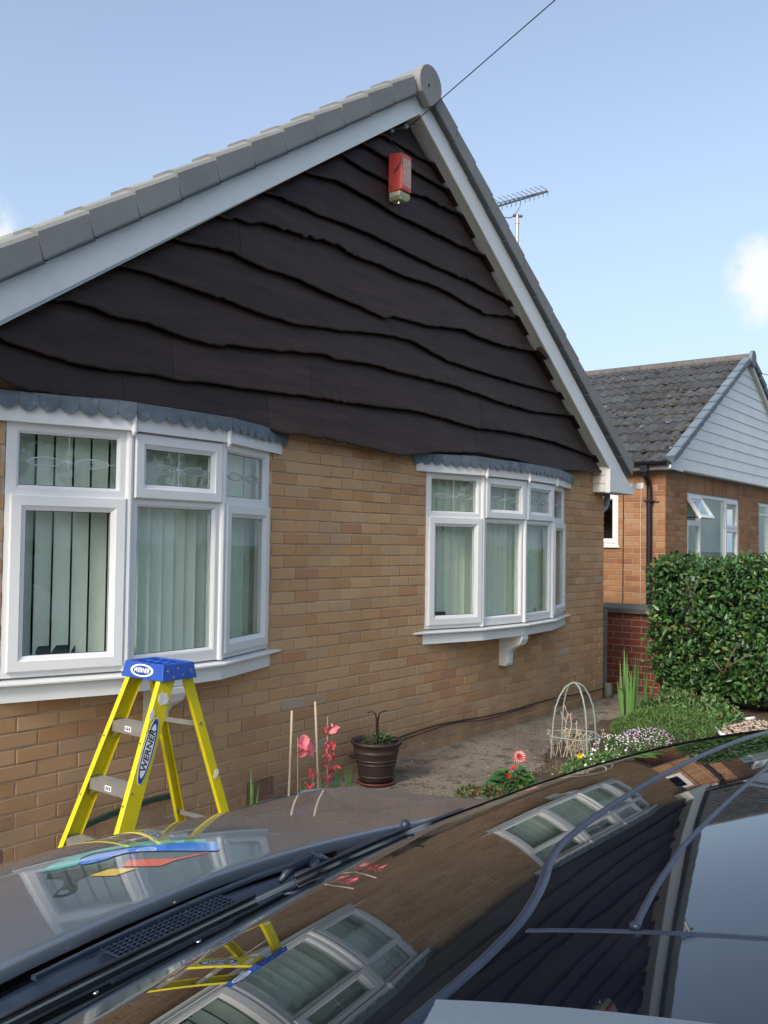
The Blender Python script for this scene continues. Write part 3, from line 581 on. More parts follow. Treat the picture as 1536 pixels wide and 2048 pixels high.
# roof slabs and tiles
b = MB()
for sx in (-1, 1):
    nc = 14; L = 4.05; cs, sn = cos(radians(33.7)), sin(radians(33.7))
    for i in range(nc):
        d0, d1 = .02+i*L/13.2, .02+(i+1)*L/13.2+.02
        o = (AX, 0, 4.76)
        p = lambda d, h: (AX+sx*(d*cs+h*sn), -.02, 4.57-d*sn+h*cs)
        b.prism([p(d0, .0), p(d1, .022), p(d1, .042), p(d0, .02)], (0, 9.9, 0))
b.build('roof_covering', M['tile'], house)
sl = radians(33.7); cs, sn = cos(sl), sin(sl)
def verge(i, sx):
    Lu = .319; d0 = .115+i*Lu; d1 = d0+Lu
    def p(d, h, y): return (AX+.012+sx*(d*cs+h*sn), y, 4.742-d*sn+h*cs)
    g = .011                                     # the lower end of each unit sits proud of the next
    prof = [(-.175, -.004), (-.238, -.004), (-.240, .006), (-.240, .108), (-.228, .126), (-.190, .136), (-.060, .136), (-.060, .118)]
    n = len(prof); V0 = [p(d0+(.03 if h < .05 else 0), h-.002, y) for y, h in prof]; V1 = [p(d1-.0110+(.03 if h < .05 else 0), h+(g if h > .05 else 0), y-.0008) for y, h in prof]
    b = MB(); b.add(V0+V1, [tuple(range(n)), tuple(range(2*n-1, n-1, -1))]+[(k, (k+1) % n, n+(k+1) % n, n+k) for k in range(n)])
    b.build('verge_tile', M['verge'], house, bevel=.0008)
    b = MB(); V0 = [p(d0+.02, h, y) for y, h in ((-.234, -.004), (-.234, -.020), (-.196, -.020), (-.196, -.004))]; V1 = [p(d1+.005, h, y) for y, h in ((-.235, .000), (-.235, -.014), (-.196, -.014), (-.196, .000))]
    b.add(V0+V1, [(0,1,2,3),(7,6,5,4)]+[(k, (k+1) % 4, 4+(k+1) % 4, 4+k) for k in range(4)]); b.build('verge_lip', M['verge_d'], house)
for sx, n in ((-1, 14), (1, 14)):
    for i in range(n): verge(i, sx)
    b = MB(); q = lambda d, h, y: (AX+.012+sx*(d*cs+h*sn), y, 4.742-d*sn+h*cs)
    V0 = [q(.12, h, y) for y, h in ((-.214, .0), (-.214, .100), (-.07, .110), (-.07, .0))]; V1 = [q(4.56, h, y) for y, h in ((-.214, .0), (-.214, .100), (-.07, .110), (-.07, .0))]
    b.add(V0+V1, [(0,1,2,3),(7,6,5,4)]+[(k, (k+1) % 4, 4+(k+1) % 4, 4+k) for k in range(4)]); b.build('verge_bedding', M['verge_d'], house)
b = MB(); b.box(5.19, 5.215, -.235, -.16, 2.06, 2.12); b.tube([(5.10, -.16, 2.06), (5.10, 9, 2.06)], .05, 12); b.build('gutter', M['upvc2'], house)
# ridge end cap
cx, cz = 1.062, 4.765; b = MB(); prof = []
for k in range(25):
    th = radians(-128+(256)*k/24+90-0) if False else radians(-38+256*k/24); prof.append((cx+.140*cos(th), cz+.140*sin(th)))
prof.append((cx, cz-.165))
b.prism([(x, -.272, z) for x, z in prof[::-1]], (0, .06, 0)); b.build('ridge_end_cap', M['verge'], house, bevel=.006)
b = MB(); b.tube([(cx-.03, -.274, cz-.02), (cx-.03, -.271, cz-.02)], .011, 8); b.build('vent_hole', M['void'], house)
for i in range(3):
    b = MB(); b.prism([((x-cx)*.62+cx, -.21+i*3.2, (z-cz)*.62+cz-.12) for x, z in prof[::-1]], (0, 3.19, 0)) if i else b.prism([((x-cx)*.93+cx, -.211, (z-cz)*.93+cz) for x, z in prof[::-1]], (0, .16, 0)); b.build('ridge_tile', M['verge'], house)
# hidden shed pipe on the side
b = MB(); b.tube([(5.02, .10, 2.0), (5.02, .10, 1.93), (4.97, .10, 1.86), (4.80, .10, 1.78), (4.775, .10, 1.74), (4.775, .10, -.1)], .034, 12)
b.build('downpipe', mat('pale_grey_pipe', (.42,.47,.47), rough=.5), house, smooth=True)
M['aer'] = mat('dull_aerial_metal', (.16,.18,.21), rough=.5, metal=.5)
# ---------------------------------------------------------------- things on the gable
al = empty('alarm_box', (.80, -.1, 3.93), 'faded red burglar alarm box high on the dark boarded gable', 'alarm box')
def taper(b, x0, x1, y0, y1, z0, z1, i): b.add([(x0,y1,z0),(x1,y1,z0),(x1,y1,z1),(x0,y1,z1),(x0+i,y0,z0+i),(x1-i,y0,z0+i),(x1-i,y0,z1-i),(x0+i,y0,z1-i)], [(0,3,2,1),(4,5,6,7),(0,1,5,4),(1,2,6,5),(2,3,7,6),(3,0,4,7)])
b = MB(); taper(b, .795, .935, -.205, -.095, 3.925, 4.205, .010); b.build('cover', M['red_p'], al, bevel=.006)
b = MB(); b.prism([(.803, -.195, 3.927), (.803, -.195, 3.895), (.825, -.18, 3.872), (.905, -.18, 3.872), (.927, -.195, 3.895), (.927, -.195, 3.927)], (0, .097, 0)); b.build('strobe_base', M['palegreen'], al, bevel=.004)
b = MB(); b.box(.818, .918, -.2062, -.2035, 3.965, 4.165); b.build('label', M['paleface'], al)
def text(parent, s, size, Mx, m, name='lettering', ext=.0006, cx=0, shear=0, squeeze=1):
    c = bpy.data.curves.new(name, 'FONT'); c.body = s; c.size = size; c.extrude = ext; c.align_x = 'CENTER'; c.align_y = 'CENTER'; c.shear = shear; c.offset = size*.018
    o = bpy.data.objects.new(name, c); C.link(o)
    dg = bpy.context.evaluated_depsgraph_get(); me = bpy.data.meshes.new_from_object(o.evaluated_get(dg)); bpy.data.objects.remove(o); bpy.data.curves.remove(c)
    me.materials.clear(); me.materials.append(m)
    for v in me.vertices: v.co.x *= squeeze
    o = bpy.data.objects.new(name, me); C.link(o); o.parent = parent; o.matrix_parent_inverse = PI_(parent); o.location, q, o.scale = Mx.decompose(); o.rotation_euler = q.to_euler(); return o
b = MB(); b.tube([(.80, -.2, 3.865), (.80, -.2, 3.875)], .004, 6); b.tube([(.85, -.15, 3.850), (.85, -.15, 3.876)], .008, 8); b.tube([(.797, -.12, 3.965), (.791, -.12, 3.965)], .010, 8); b.build('screw', M['rivet'], al)
wb = empty('telephone_wire', (.86, -.085, 4.40), 'thin black telephone wire running from the gable peak up across the sky', 'wire')
b = MB(); st = Vector((1.02, -.13, 4.49)); en = Vector((.66, -1.36, 4.775)); dd = en-st
pts = [st+dd*t+Vector((0,0,-.9*(t/18)*(1-t/18))) for t in [i*.5 for i in range(37)]]; b.tube(pts, .0042, 6)
b.tube([(1.02, -.13, 4.49), (.90, -.12, 4.42), (.80, -.11, 4.37), (.80, -.12, 4.28), (.80, -.21, 4.20), (.79, -.21, 4.12), (.79, -.15, 4.06)], .0035, 5)
b.tube([st+Vector((0,-.02,0)), st+Vector((.02,-.09,-.03)), st+Vector((.03,-.10,-.07))], .002, 4); b.build('cable', M['wirem'], wb)
b = MB(); b.tube([(.93, -.09, 4.44), (.93, -.13, 4.44), (.96, -.14, 4.46)], .008, 6); b.lathe([(0, -.02), (.016, -.015), (.02, 0), (.012, .02), (0, .025)], (.94, -.14, 4.445), 10); b.lathe([(0, -.02), (.014, -.015), (.016, 0), (0, .02)], (.80, -.12, 4.37), 10); b.build('insulator', mat('grey_insulator', (.35,.38,.42), rough=.4), wb)
# cable along the foot of the wall
b = MB(); pts = []
for i in range(61):
    x = .55+(4.72-.55)*i/60
    z = .005+.028*sin(x*.9+.6)-.012*sin(x*3.1)-.03*max(0, (1.6-x))*.9
    pts.append((x, -.012-.004*abs(sin(x*5)), z))
b.tube(pts, .006, 6); b.tube([(x+.02, y-.012, z-.016-.008*sin(x*6)) for x, y, z in pts[:38]], .0045, 6)
tag(b.build('wall_cable', M['cable'], None, True), 'black cable pair clipped along the foot of the tan brick wall', 'cable')
# ---------------------------------------------------------------- television aerial on a mast behind the verge
ae = empty('tv_aerial', (5.02, 1.22, 1.9), 'silver television aerial on a pole rising beyond the right roof slope', 'aerial')
top = Vector((5.02, 1.23, 5.27)); b = MB(); b.tube([(5.02, 1.23, 1.9), top], .021, 10); b.tube([top+Vector((0,0,-.10)), top+Vector((0,0,-.085))], .026, 10); b.tube([top+Vector((0,0,-.42)), top+Vector((0,0,-.405))], .026, 10); b.build('mast', mat('galvanised_pole', (.55,.5,.46), rough=.4, metal=.6), ae)
bd = (RX*.93+UX*.33+FX*.10).normalized(); sd = (UX*.60-RX*.55+FX*.58).normalized(); sd = (sd-bd*sd.dot(bd)).normalized(); ud = bd.cross(sd).normalized()
bc = top+UX*.135-RX*.09; b0 = bc-bd*.36+UX*.02; b1 = bc+bd*.48
b = MB(); b.tube([b0, b1], .0125, 6); b.tube([b0+ud*.05, b1+ud*.01], .006, 5); b.build('boom', M['aer'], ae)
b = MB()
for i in range(15):
    t = i/14; c_ = b0.lerp(b1, .04+.96*t); h = .135-.02*t; q = .022
    for s1 in (-1, 1):
        b.tube([c_, c_+sd*s1*q*.7+ud*.012, c_+sd*s1*h+ud*.03-bd*.05], .0048, 5)
    b.tube([c_-sd*.018, c_-bd*.02+ud*.02, c_+sd*.018], .005, 5)
b.build('director_rods', M['aer'], ae)
b = MB()
for s1 in (-1, 1):
    o1 = b0+sd*s1*.03; n_ = (sd*s1*.85-bd*.25).normalized()
    for k in range(5): c_ = o1+n_*(0.058*k+.03); b.tube([c_-ud*.17, c_+ud*.17], .0048, 4)
    for q in (-.17, 0, .17): b.tube([o1+ud*q, o1+n_*.27+ud*q], .005, 4)
b.build('reflector_grid', M['aer'], ae)
b = MB(); pts = [bc+bd*.12+UX*-.02]+[bc+bd*(.12-.36*t)+UX*(-.03-.16*sin(pi*t)*1.0) for t in [.08,.2,.35,.5,.65,.8,.92]]; pts = [bc+bd*.14, bc+bd*.13-UX*.08, bc+bd*.07-UX*.14, top-UX*.005, top-RX*.10-UX*.03, top-RX*.2-UX*.015, b0+UX*-.02]; b.tube(pts, .006, 6); b.tube([top-RX*.05, top+RX*.06-UX*.012], .018, 8); b.build('cradle_arm', M['aer'], ae)
# ---------------------------------------------------------------- neighbour's bungalow
NX, NY = 7.42, .35; NA = 10.72; NP = radians(28.8)
nb = empty('neighbour_bungalow', (NA, NY, -.2), 'orange brick bungalow with weathered tiled roof and white boarded gable beyond the hedge', 'house')
nwn = MB(); nwn.box(NX+.006, 16, NY+.006, NY+.1, -.6, 1.0); nwn.box(NX+.006, 8.25, NY+.006, NY+.1, 1.0, 2.45); nwn.box(10.6, 11.71, NY+.006, NY+.1, 1.0, 2.45); nwn.box(8.25, 10.6, NY+.006, NY+.1, 2.19, 2.45); nwn.box(11.71, 16, NY+.006, NY+.1, 2.19, 2.45); nwn.box(13.9, 16, NY+.006, NY+.1, 1.0, 2.19)
nwn.box(NX+.006, NX+.1, NY+.101, 1.0-.0, -.6, 2.45); nwn.box(NX+.006, NX+.1, 1.0, 1.65, -.6, 1.45); nwn.box(NX+.006, NX+.1, 1.0, 1.65, 2.15, 2.45); nwn.box(NX+.006, NX+.1, 1.65, 9.5, -.6, 2.45)
nwo = nwn.build('brick_wall', M['mortar2'], nb)
brick_wall(nwo, (M['obrick'], M['obrick_i']), Matrix.Translation((0, NY, 0)), NX, 14.2, -4, 32, .0-.11, [(8.25, 10.6, 1.0, 2.19), (11.71, 13.9, 1.0, 2.19), (8.25, 10.6, 2.2, 2.43), (11.71, 13.9, 2.2, 2.43)], 150, vis=lambda s, z: z > .9 and s < 12)
brick_wall(nwo, (M['obrick'], M['obrick_i']), Matrix.Translation((NX, 0, 0)) @ Matrix.Rotation(radians(-90), 4, 'Z') @ Matrix.Translation((0,0,0)), -5.0, -NY-.002, -4, 32, -.35-.225*30, [(-1.65, -1.0, 1.45, 2.15)], 148, vis=lambda s, z: z > .5)
sc = brick_mesh('soldier', .065, .215, .09, M['obrick']).mesh('soldier', M['obrick'])
for a, c in ((8.25, 10.6), (11.71, 13.9)):
    n = int((c-a)/.075)
    for i in range(n): inst('soldier_brick', sc, Matrix.Translation((a+.005+i*(c-a)/n, NY+random.uniform(-.001,.001), 2.205)), nwo)
def nwin(x0, x1, zb, zt, mull, Mx, parent, openleft=False):
    w = empty('window', (0,0,0)); w.parent = parent; w.matrix_parent_inverse = PI_(parent) @ Mx if False else PI_(parent); w.matrix_parent_inverse = PI_(parent) @ Mx
    return w
def wall_window(parent, Mx, x0, x1, zb, zt, cells, curtain=True):
    """cells: (xa, xb, za, zb, kind). Local x along wall, -y outward."""
    w = bpy.data.objects.new('window', None); C.link(w); w.parent = parent; w.matrix_parent_inverse = PI_(parent); w.location, q, _ = Mx.decompose(); w.rotation_euler = q.to_euler()
    def put(b, name, m, **k):
        o = bpy.data.objects.new(name, b.mesh(name, m)); C.link(o); o.parent = w
        if k.get('bevel'): q_ = o.modifiers.new('b', 'BEVEL'); q_.width = k['bevel']; q_.segments = 1; q_.limit_method = 'ANGLE'
        return o
    fr = MB(); t = .05
    fr.box(x0, x0+t, -.01, .05, zb, zt); fr.box(x1-t, x1, -.01, .05, zb, zt); fr.box(x0+t, x1-t, -.01, .05, zt-t, zt); fr.box(x0+t, x1-t, -.01, .05, zb, zb+t)
    for xa, xb, za, zb_, kind in cells:
        if kind == 'm': fr.box(xa, xb, -.008, .048, za, zb_); continue
        F = lambda u, w_, z: (u, -w_, z)
        if kind == 'o':                          # top-hung sash standing open
            sb = MB(); an = radians(33); F2 = lambda u, w_, z: (u, -.012-(zb_-z)*sin(an)-w_*cos(an), zb_-(zb_-z)*cos(an)+w_*sin(an))
            ring(sb, F2, xa, xb, za, zb_, [(0, -.03), (0, .012), (.05, .012), (.058, .0), (.058, -.03), (0, -.03)]); put(sb, 'casement', M['upvc'])
            pm = MB(); vs = [F2(u, q_, z) for q_ in (0, -.004) for u, z in ((xa+.058, za+.058), (xb-.058, za+.058), (xb-.058, zb_-.058), (xa+.058, zb_-.058))]; pm.add(vs, [(0,1,2,3),(7,6,5,4),(0,4,5,1),(1,5,6,2),(2,6,7,3),(3,7,4,0)]); put(pm, 'pane', M['glass'])
            sy = MB(); sy.tube([(xa+.03, -.01, za+.06), F2(xa+.03, -.02, za+.03)], .008, 5); put(sy, 'stay', M['black_p']); continue
        if kind == 's':
            sb = MB(); ring(sb, F, xa, xb, za, zb_, [(0, -.01), (0, .022), (.045, .022), (.058, .008), (.058, -.02)]); put(sb, 'casement', M['upvc']); i = .058
        else: i = 0
        pm = MB(); pm.box(xa+i, xb-i, .004, .008, za+i, zb_-i); put(pm, 'pane', M['glass'])
    put(fr, 'window_frame', M['upvc'], bevel=.003)
    s = MB(); s.box(x0-.03, x1+.03, -.06, .02, zb-.035, zb-.002); put(s, 'sill', M['upvc'], bevel=.003)
    if curtain: c_ = MB(); c_.box(x0+.05, x1-.05, .14, .15, zb, zt); put(c_, 'curtain', M['curtain'])
    else: c_ = MB(); c_.box(x0-.3, x1+.3, .6, .62, zb-.5, zt+.3); put(c_, 'dark_room', M['void'])
    return w
FM = Matrix.Translation((0, NY+.03, 0))
wall_window(nb, FM, 8.25, 10.6, 1.0, 2.19, [(8.80, 8.86, 1.05, 2.14, 'm'), (9.93, 9.99, 1.05, 2.14, 'm'), (8.30, 8.80, 1.76, 1.81, 'm'), (9.99, 10.55, 1.70, 1.75, 'm'),
    (8.27, 8.83, 1.78, 2.15, 'o'), (8.27, 8.83, 1.03, 1.78, 's'), (8.86, 9.93, 1.05, 2.14, 'f'), (9.97, 10.57, 1.73, 2.15, 's'), (9.97, 10.57, 1.03, 1.72, 's')])
wall_window(nb, FM, 11.71, 13.9, 1.0, 2.19, [(12.3, 12.36, 1.05, 2.14, 'm'), (11.76, 12.3, 1.98, 2.02, 'm'), (11.76, 12.3, 1.05, 1.98, 'f'), (11.76, 12.3, 2.02, 2.14, 'f'), (12.36, 13.85, 1.05, 2.14, 'f')])
SM = Matrix.Translation((NX+.03, 0, 0)) @ Matrix.Rotation(radians(-90), 4, 'Z')
wall_window(nb, SM, -1.65, -1.0, 1.45, 2.15, [(-1.62, -1.03, 1.48, 2.12, 's')], curtain=False)
# gable: white boards
ez = 2.46
def nz_(x): return 4.35-abs(x-NA)*math.tan(NP)
bpv = 14
for i in range(bpv):
    z0 = ez+i*.153; z1 = z0+.1515
    if z0 > nz_(NA)-.03: break
    hw0, hw1 = (nz_(NA)-z0)/math.tan(NP), max(.004, (nz_(NA)-z1)/math.tan(NP)); y = NY-.10
    b = MB(); x0a, x1a = max(NX+.33, NA-hw0), NA+hw0
    b.prism([(x0a, y-.007, z0-.0005), (x1a, y-.007, z0-.0005), (x1a, y-.002, z0+.004), (x0a, y-.002, z0+.004)], (0, .02, 0))
    V = [(x0a, y-.009, z0), (x1a, y-.009, z0), (NA+hw1, y, z1), (max(NX+.33, NA-hw1), y, z1)]; b.prism([v for v in V[::-1]], (0, .03, 0)); b.build('gable_board', M['upvc2'], nb)
b = MB(); b.box(NX+.33, 15, NY-.098, NY+.004, ez-.012, ez-.002); b.build('gable_soffit', M['soffit'], nb)
b = MB(); b.prism([(NX-.17, NY-.118, 2.44), (NX+.329, NY-.118, 2.43), (NX+.329, NY-.118, nz_(NX+.33)), (NX-.17, NY-.118, nz_(NX-.17)+.03)], (0, .02, 0)); b.box(NX-.17, NX-.15, NY-.097, 9, 2.44, 2.53); b.box(NX-.149, NX+.005, NY-.097, 9, 2.43, 2.444); b.build('eaves_box', M['upvc2'], nb)
for sx in (-1, 1):
    b = MB(); P = [(NA+sx*0, NY-.128, nz_(NA)+.0), (NA+sx*3.45, NY-.128, nz_(NA-3.45)), (NA+sx*3.45, NY-.128, nz_(NA-3.45)+.045), (NA, NY-.128, nz_(NA)+.05)]
    b.prism(P if sx < 0 else P[::-1], (0, .03, 0)); b.build('barge_trim', M['upvc2'] if sx < 0 else M['cream'], nb)
b = MB(); P = [(NA+.05, NY-.16, nz_(NA)-.06), (NA+3.9, NY-.16, nz_(NA-3.9)-.06), (NA+3.9, NY-.16, nz_(NA-3.9)), (NA+.05, NY-.16, nz_(NA)-.0)]; b.prism(P[::-1], (0, .05, 0)); b.build('barge_board', M['cream'], nb)
# roof tiles
cN, sN = cos(NP), sin(NP); gauge = .338; TW_ = .30
def ntile_mesh():
    b = MB(); n = 12; L = gauge+.05; P0, P1, Q1 = [], [], []
    for j in range(n+1):
        u = j/n; h = .030*(.5-.5*cos(4*pi*u))**.8+.004
        P0.append((u*TW_, 0, h+.012)); P1.append((u*TW_, L, h-.012)); Q1.append((u*TW_, 0, h-.010))
    b.grid([[a, c] for a, c in zip(P0, P1)]); b.grid([[a, c] for a, c in zip(Q1, P0)]); return b.mesh('roof_tile', M['ntile'])
tme = ntile_mesh(); nt = []
b = MB(); RL = (NA-NX+.20)/cN
b.prism([(NA, NY-.1, 4.42), (NX-.18, NY-.1, 4.42-(NA-NX+.18)*sN/cN), (NX-.18, NY-.1, 4.40-(NA-NX+.18)*sN/cN), (NA, NY-.1, 4.40)], (0, 9, 0)); b.prism([(NA, NY-.1, 4.40), (NA+4, NY-.1, 4.40-4*sN/cN), (NA+4, NY-.1, 4.42-4*sN/cN), (NA, NY-.1, 4.42)], (0, 9, 0)); b.build('roof_underlay', M['ntile'], nb)
stf = MB(); nrows = 12
for r in range(nrows):
    for c_ in range(28):
        d = RL-r*gauge; x = NA-d*cN; z = 4.43-d*sN; y0 = NY-.13+c_*TW_+(.0 if r % 2 else 0)
        # local axes: u -> +Y, v (up slope) -> (+cN,0,+sN), normal -> (-sN,0,cN)
        jx = random.uniform(-.006, .006)
        Mx = Matrix(((0, cN, -sN, x+jx), (1, 0, 0, y0), (0, sN, cN, z+.012+random.uniform(0, .004)), (0, 0, 0, 1)))
        Mx = Mx @ Matrix.Scale(-1, 4, (0,0,0)) if False else Mx
        nt.append((c_, Mx))
for c_, Mx in nt:
    if c_ < 16: inst('roof_tile', tme, Mx, nb)
    else:
        o = len(stf.v); stf.v += [tuple(Mx @ v.co) for v in tme.vertices]; stf.f += [tuple(i+o for i in p.vertices) for p in tme.polygons]; stf.m += [0]*len(tme.polygons)
stf.build('far_roof_tiles', M['ntile'], nb, kind='stuff')
# moss clumps on the tiles
ms = MB(); random.seed(11)
for i in range(1100):
    d = RL*random.random()**.75; cc = random.random()*3.8; r_ = random.uniform(.010, .034); row = (RL-d)/gauge; d = RL-(math.floor(row)+random.gauss(.05, .10))*gauge if random.random() < .7 else d
    if noise.noise((d*1.1, cc*1.1, 3)) < -.05 and random.random() < .8: continue
    x, z, y = NA-d*cN, 4.43-d*sN, NY-.1+cc; c0 = Vector((x-sN*.045, y, z+cN*.045)); n = 6; vs = []
    for k in range(n): th = 2*pi*k/n; vs.append(c0+Vector((cN*cos(th), 0, sN*cos(th)))*r_*random.uniform(.7, 1.3)+Vector((0, sin(th), 0))*r_*random.uniform(.8, 1.7))
    vs.append(c0+Vector((-sN, 0, cN))*r_*.6); ms.add(vs, [(k, (k+1) % n, n) for k in range(n)])
ms.build('roof_moss', mat('dark_moss', (.045,.042,.033), rough=1, noise_s=20, noise_a=.4, coords='World', isl_var=.3, hue=[(0, (.045,.042,.032)), (.6, (.06,.05,.034)), (.85, (.09,.085,.05)), (.94, (.26,.26,.22))]), nb, kind='stuff')
for i in range(22):
    b = MB(); pr = [(NA+.115*cos(radians(a)), 4.43+.095*sin(radians(a))-.01) for a in range(-10, 191, 20)]
    b.prism([(x, NY-.15+i*.45, z) for x, z in pr[::-1]], (0, .445, 0)); b.build('ridge_tile', M['nridge'], nb)
b = MB(); pr = [(NA+.125*cos(radians(a)), 4.43+.125*sin(radians(a))) for a in range(-40, 221, 20)]+[(NA, 4.28)]; b.prism([(x, NY-.20, z) for x, z in pr[::-1]], (0, .05, 0)); b.build('ridge_end_cap', M['nverge'], nb, bevel=.004)
for sx in (-1, 1):
    for i in range(12):
        d0 = .13+i*.318; d1 = d0+.322
        def p(d, h, y): return (NA+sx*(d*cN+h*sN), y, 4.355-d*sN+h*cN)
        prof = [(NY-.14, .05), (NY-.185, .05), (NY-.19, .13), (NY-.18, .145), (NY-.08, .150), (NY-.08, .135)]
        n = len(prof); V0 = [p(d0, h-.004, y) for y, h in prof]; V1 = [p(d1, h+.016, y-.006) for y, h in prof]
        b = MB(); b.add(V0+V1, [tuple(range(n)), tuple(range(2*n-1, n-1, -1))]+[(k, (k+1) % n, n+(k+1) % n, n+k) for k in range(n)]); b.build('verge_tile', M['nverge'], nb, bevel=.003)
b = MB(); gp = [(NX-.17-.055+.055*cos(radians(a)), 2.535+.055*sin(radians(a))) for a in range(180, 361, 20)]; gp += [(NX-.17-.055+.048*cos(radians(a)), 2.535+.048*sin(radians(a))) for a in range(360, 179, -20)]
b.prism([(x, NY-.11, z) for x, z in gp], (0, 9, 0)); b.prism([(x, NY-.112, z) for x, z in gp[:10]], (0, .01, 0)); b.build('gutter', M['black_p'], nb)
dpy = .55; b = MB(); b.box(NX-.25, NX-.17, dpy-.045, dpy+.045, 2.40, 2.50); b.tube([(NX-.21, dpy, 2.41), (NX-.21, dpy, 2.38), (NX-.06, dpy, 2.26), (NX-.045, dpy, 2.20), (NX-.045, dpy, -.3)], .036, 12)
b.box(NX-.09, NX-.002, dpy-.055, dpy+.055, 2.02, 2.045); b.box(NX-.012, NX-.002, dpy-.12, dpy+.06, 2.015, 2.03); b.build('downpipe', M['black_p'], nb, smooth=False, bevel=.004)
b = MB(); b.tube([(NX-.008, .92, 2.38), (NX-.008, .925, .4)], .007, 5); b.build('wall_cable', mat('dark_red_cable', (.06,.02,.015), rough=.7), nb)
b = MB(); b.tube([(NX-.010, .66, 2.36), (NX-.010, .68, 1.9), (NX-.010, .675, 1.2), (NX-.010, .685, .4)], .005, 5); b.build('wall_wire', mat('pale_wire', (.6,.5,.38), rough=.6), nb)
wr = MB(); wr.tube([(NA+.08, NY-.2, 4.22), (NA+6, NY-2, 4.15)], .006, 5); tag(wr.build('service_wire', M['wirem']), 'thin dark wire leaving the white gable peak at the right edge', 'wire')
# ---------------------------------------------------------------- boundary wall, gate post
gw = empty('boundary_wall', (5.95, .5, -.4), 'low red brick garden wall with mossy concrete coping between the bungalows', 'garden wall')
GX, GY0, GY1 = 5.93, .52, -2.6
gm = Matrix.Translation((GX, 0, 0)) @ Matrix.Rotation(radians(-90), 4, 'Z')
b = MB(); b.box(GX+.005, GX+.20, GY1, GY0, -.6, .665); g_ = b.build('brick_core', M['mortar2'], gw)
brick_wall(g_, (M['rbrick'], M['rbrick']), Matrix.Translation((0,0,-.01)) @ gm, -GY0, -GY1, -5, 9, -.30, [], 120)
b = MB(); b.prism([(GX-.05, GY1, .66), (GX+.25, GY1, .66), (GX+.25, GY1, .72), (GX+.10, GY1, .765), (GX-.05, GY1, .72)], (0, GY0-GY1+.05, 0)); b.build('coping', M['coping'], gw, bevel=.008)
gp_ = MB(); gp_.box(4.80, 4.87, .02, .10, -.16, .77); tag(gp_.build('gate_post', M['post'], None, bevel=.004), 'thin green grey timber post between the tan brick corner and the red garden wall', 'post')
bb = MB(); bb.lathe([(0, 0), (.045, 0), (.048, .05), (.04, .14), (.034, .15), (0, .15)], (4.80, -.02, -.14), 12); tag(bb.build('drain_collar', M['coping'], None, True), 'dark stubby drain collar at the foot of the house corner', 'drain')
# ---------------------------------------------------------------- stepladder
ld = empty('stepladder', (-1.75, -.55, -.33), 'yellow fibreglass stepladder with a blue cap standing under the near bow window', 'stepladder')
LX = lambda z: -1.612-(.80-z)*.42
LYL = lambda z: -.415+.070*(.80-z)
LYR = lambda z: -.665-.100*(.80-z)
def channel(b, fx, fy, z0, z1, dep, fl, sgn, t=.005):
    for (u0, u1, v0, v1) in ((0, dep, 0, t), (0, t, t, fl), (dep-t, dep, t, fl)):
        V = []
        for z in (z0, z1):
            X, Y = fx(z), fy(z)
            V += [(X+u0, Y+sgn*v0, z), (X+u1, Y+sgn*v0, z), (X+u1, Y+sgn*v1, z), (X+u0, Y+sgn*v1, z)]
        fs = [(0,3,2,1),(4,5,6,7),(0,1,5,4),(1,2,6,5),(2,3,7,6),(3,0,4,7)]
        b.add(V, fs if sgn > 0 else [f[::-1] for f in fs])
for nm, fy, sg in (('rail', LYL, -1), ('rail', LYR, 1)):
    b = MB(); channel(b, LX, fy, -.31, .835, .088, .030, sg); o = b.build(nm, M['yellow'], ld, bevel=.002)
    b = MB(); b.box(LX(-.33)-.006, LX(-.33)+.10, min(fy(-.33), fy(-.33)+sg*.036), max(fy(-.33), fy(-.33)+sg*.036), -.335, -.28); b.build('foot', M['black_p'], ld, bevel=.004)
RXr = lambda z: -1.462+(.80-z)*.285
RYR = lambda z: -.655-.105*(.80-z)
RXl = lambda z: -1.500+(.80-z)*.315
RYL = lambda z: -.435+.080*(.80-z)
for fx, fy, sg in ((RXl, RYL, -1), (RXr, RYR, 1)):
    b = MB(); channel(b, fx, fy, -.31, .825, .050, .024, sg); b.build('rear_leg', M['yellow'], ld, bevel=.002)
    b = MB(); z = -.33; b.box(fx(z)-.006, fx(z)+.056, min(fy(z), fy(z)+sg*.03), max(fy(z), fy(z)+sg*.03), -.335, -.28); b.build('foot', M['black_p'], ld, bevel=.004)
for z in (.605, .358, .110, -.135):
    st = empty('step', (0, 0, 0)); st.parent = ld; st.matrix_parent_inverse = PI_(ld)
    b = MB(); x0 = LX(z)+.004; yl, yr = LYL(z)-.006, LYR(z)+.006
    b.box(x0, x0+.080, yr, yl, z-.004, z); b.box(x0, x0+.004, yr, yl, z-.048, z-.0041); b.box(x0+.076, x0+.080, yr, yl, z-.040, z-.0041)
    for k in range(7): b.box(x0+.010+.009*k, x0+.0135+.009*k, yr, yl, z+.0001, z+.0018)
    b.build('tread', M['alu'], st)
    b = MB(); b.box(x0-.0012, x0-.0004, (yl+yr)/2-.022, (yl+yr)/2+.022, z-.036, z-.012); b.build('sticker', M['white'], st)
    b = MB()
    for q in range(3): b.box(x0-.0018, x0-.0013, (yl+yr)/2-.016+.012*q, (yl+yr)/2-.009+.012*q, z-.032, z-.016)
    b.build('sticker_mark', M['blackp'], st)
    for yy, s_ in ((yl, -1), (yr, 1)):
        b = MB(); b.obox((x0+.02, yy+s_*.035, z-.050), (0, .72, -.69), (1, 0, 0), (0, .69, .72), .10, .022, .003); b.build('knee_brace', M['alu'], st)
rv = MB()
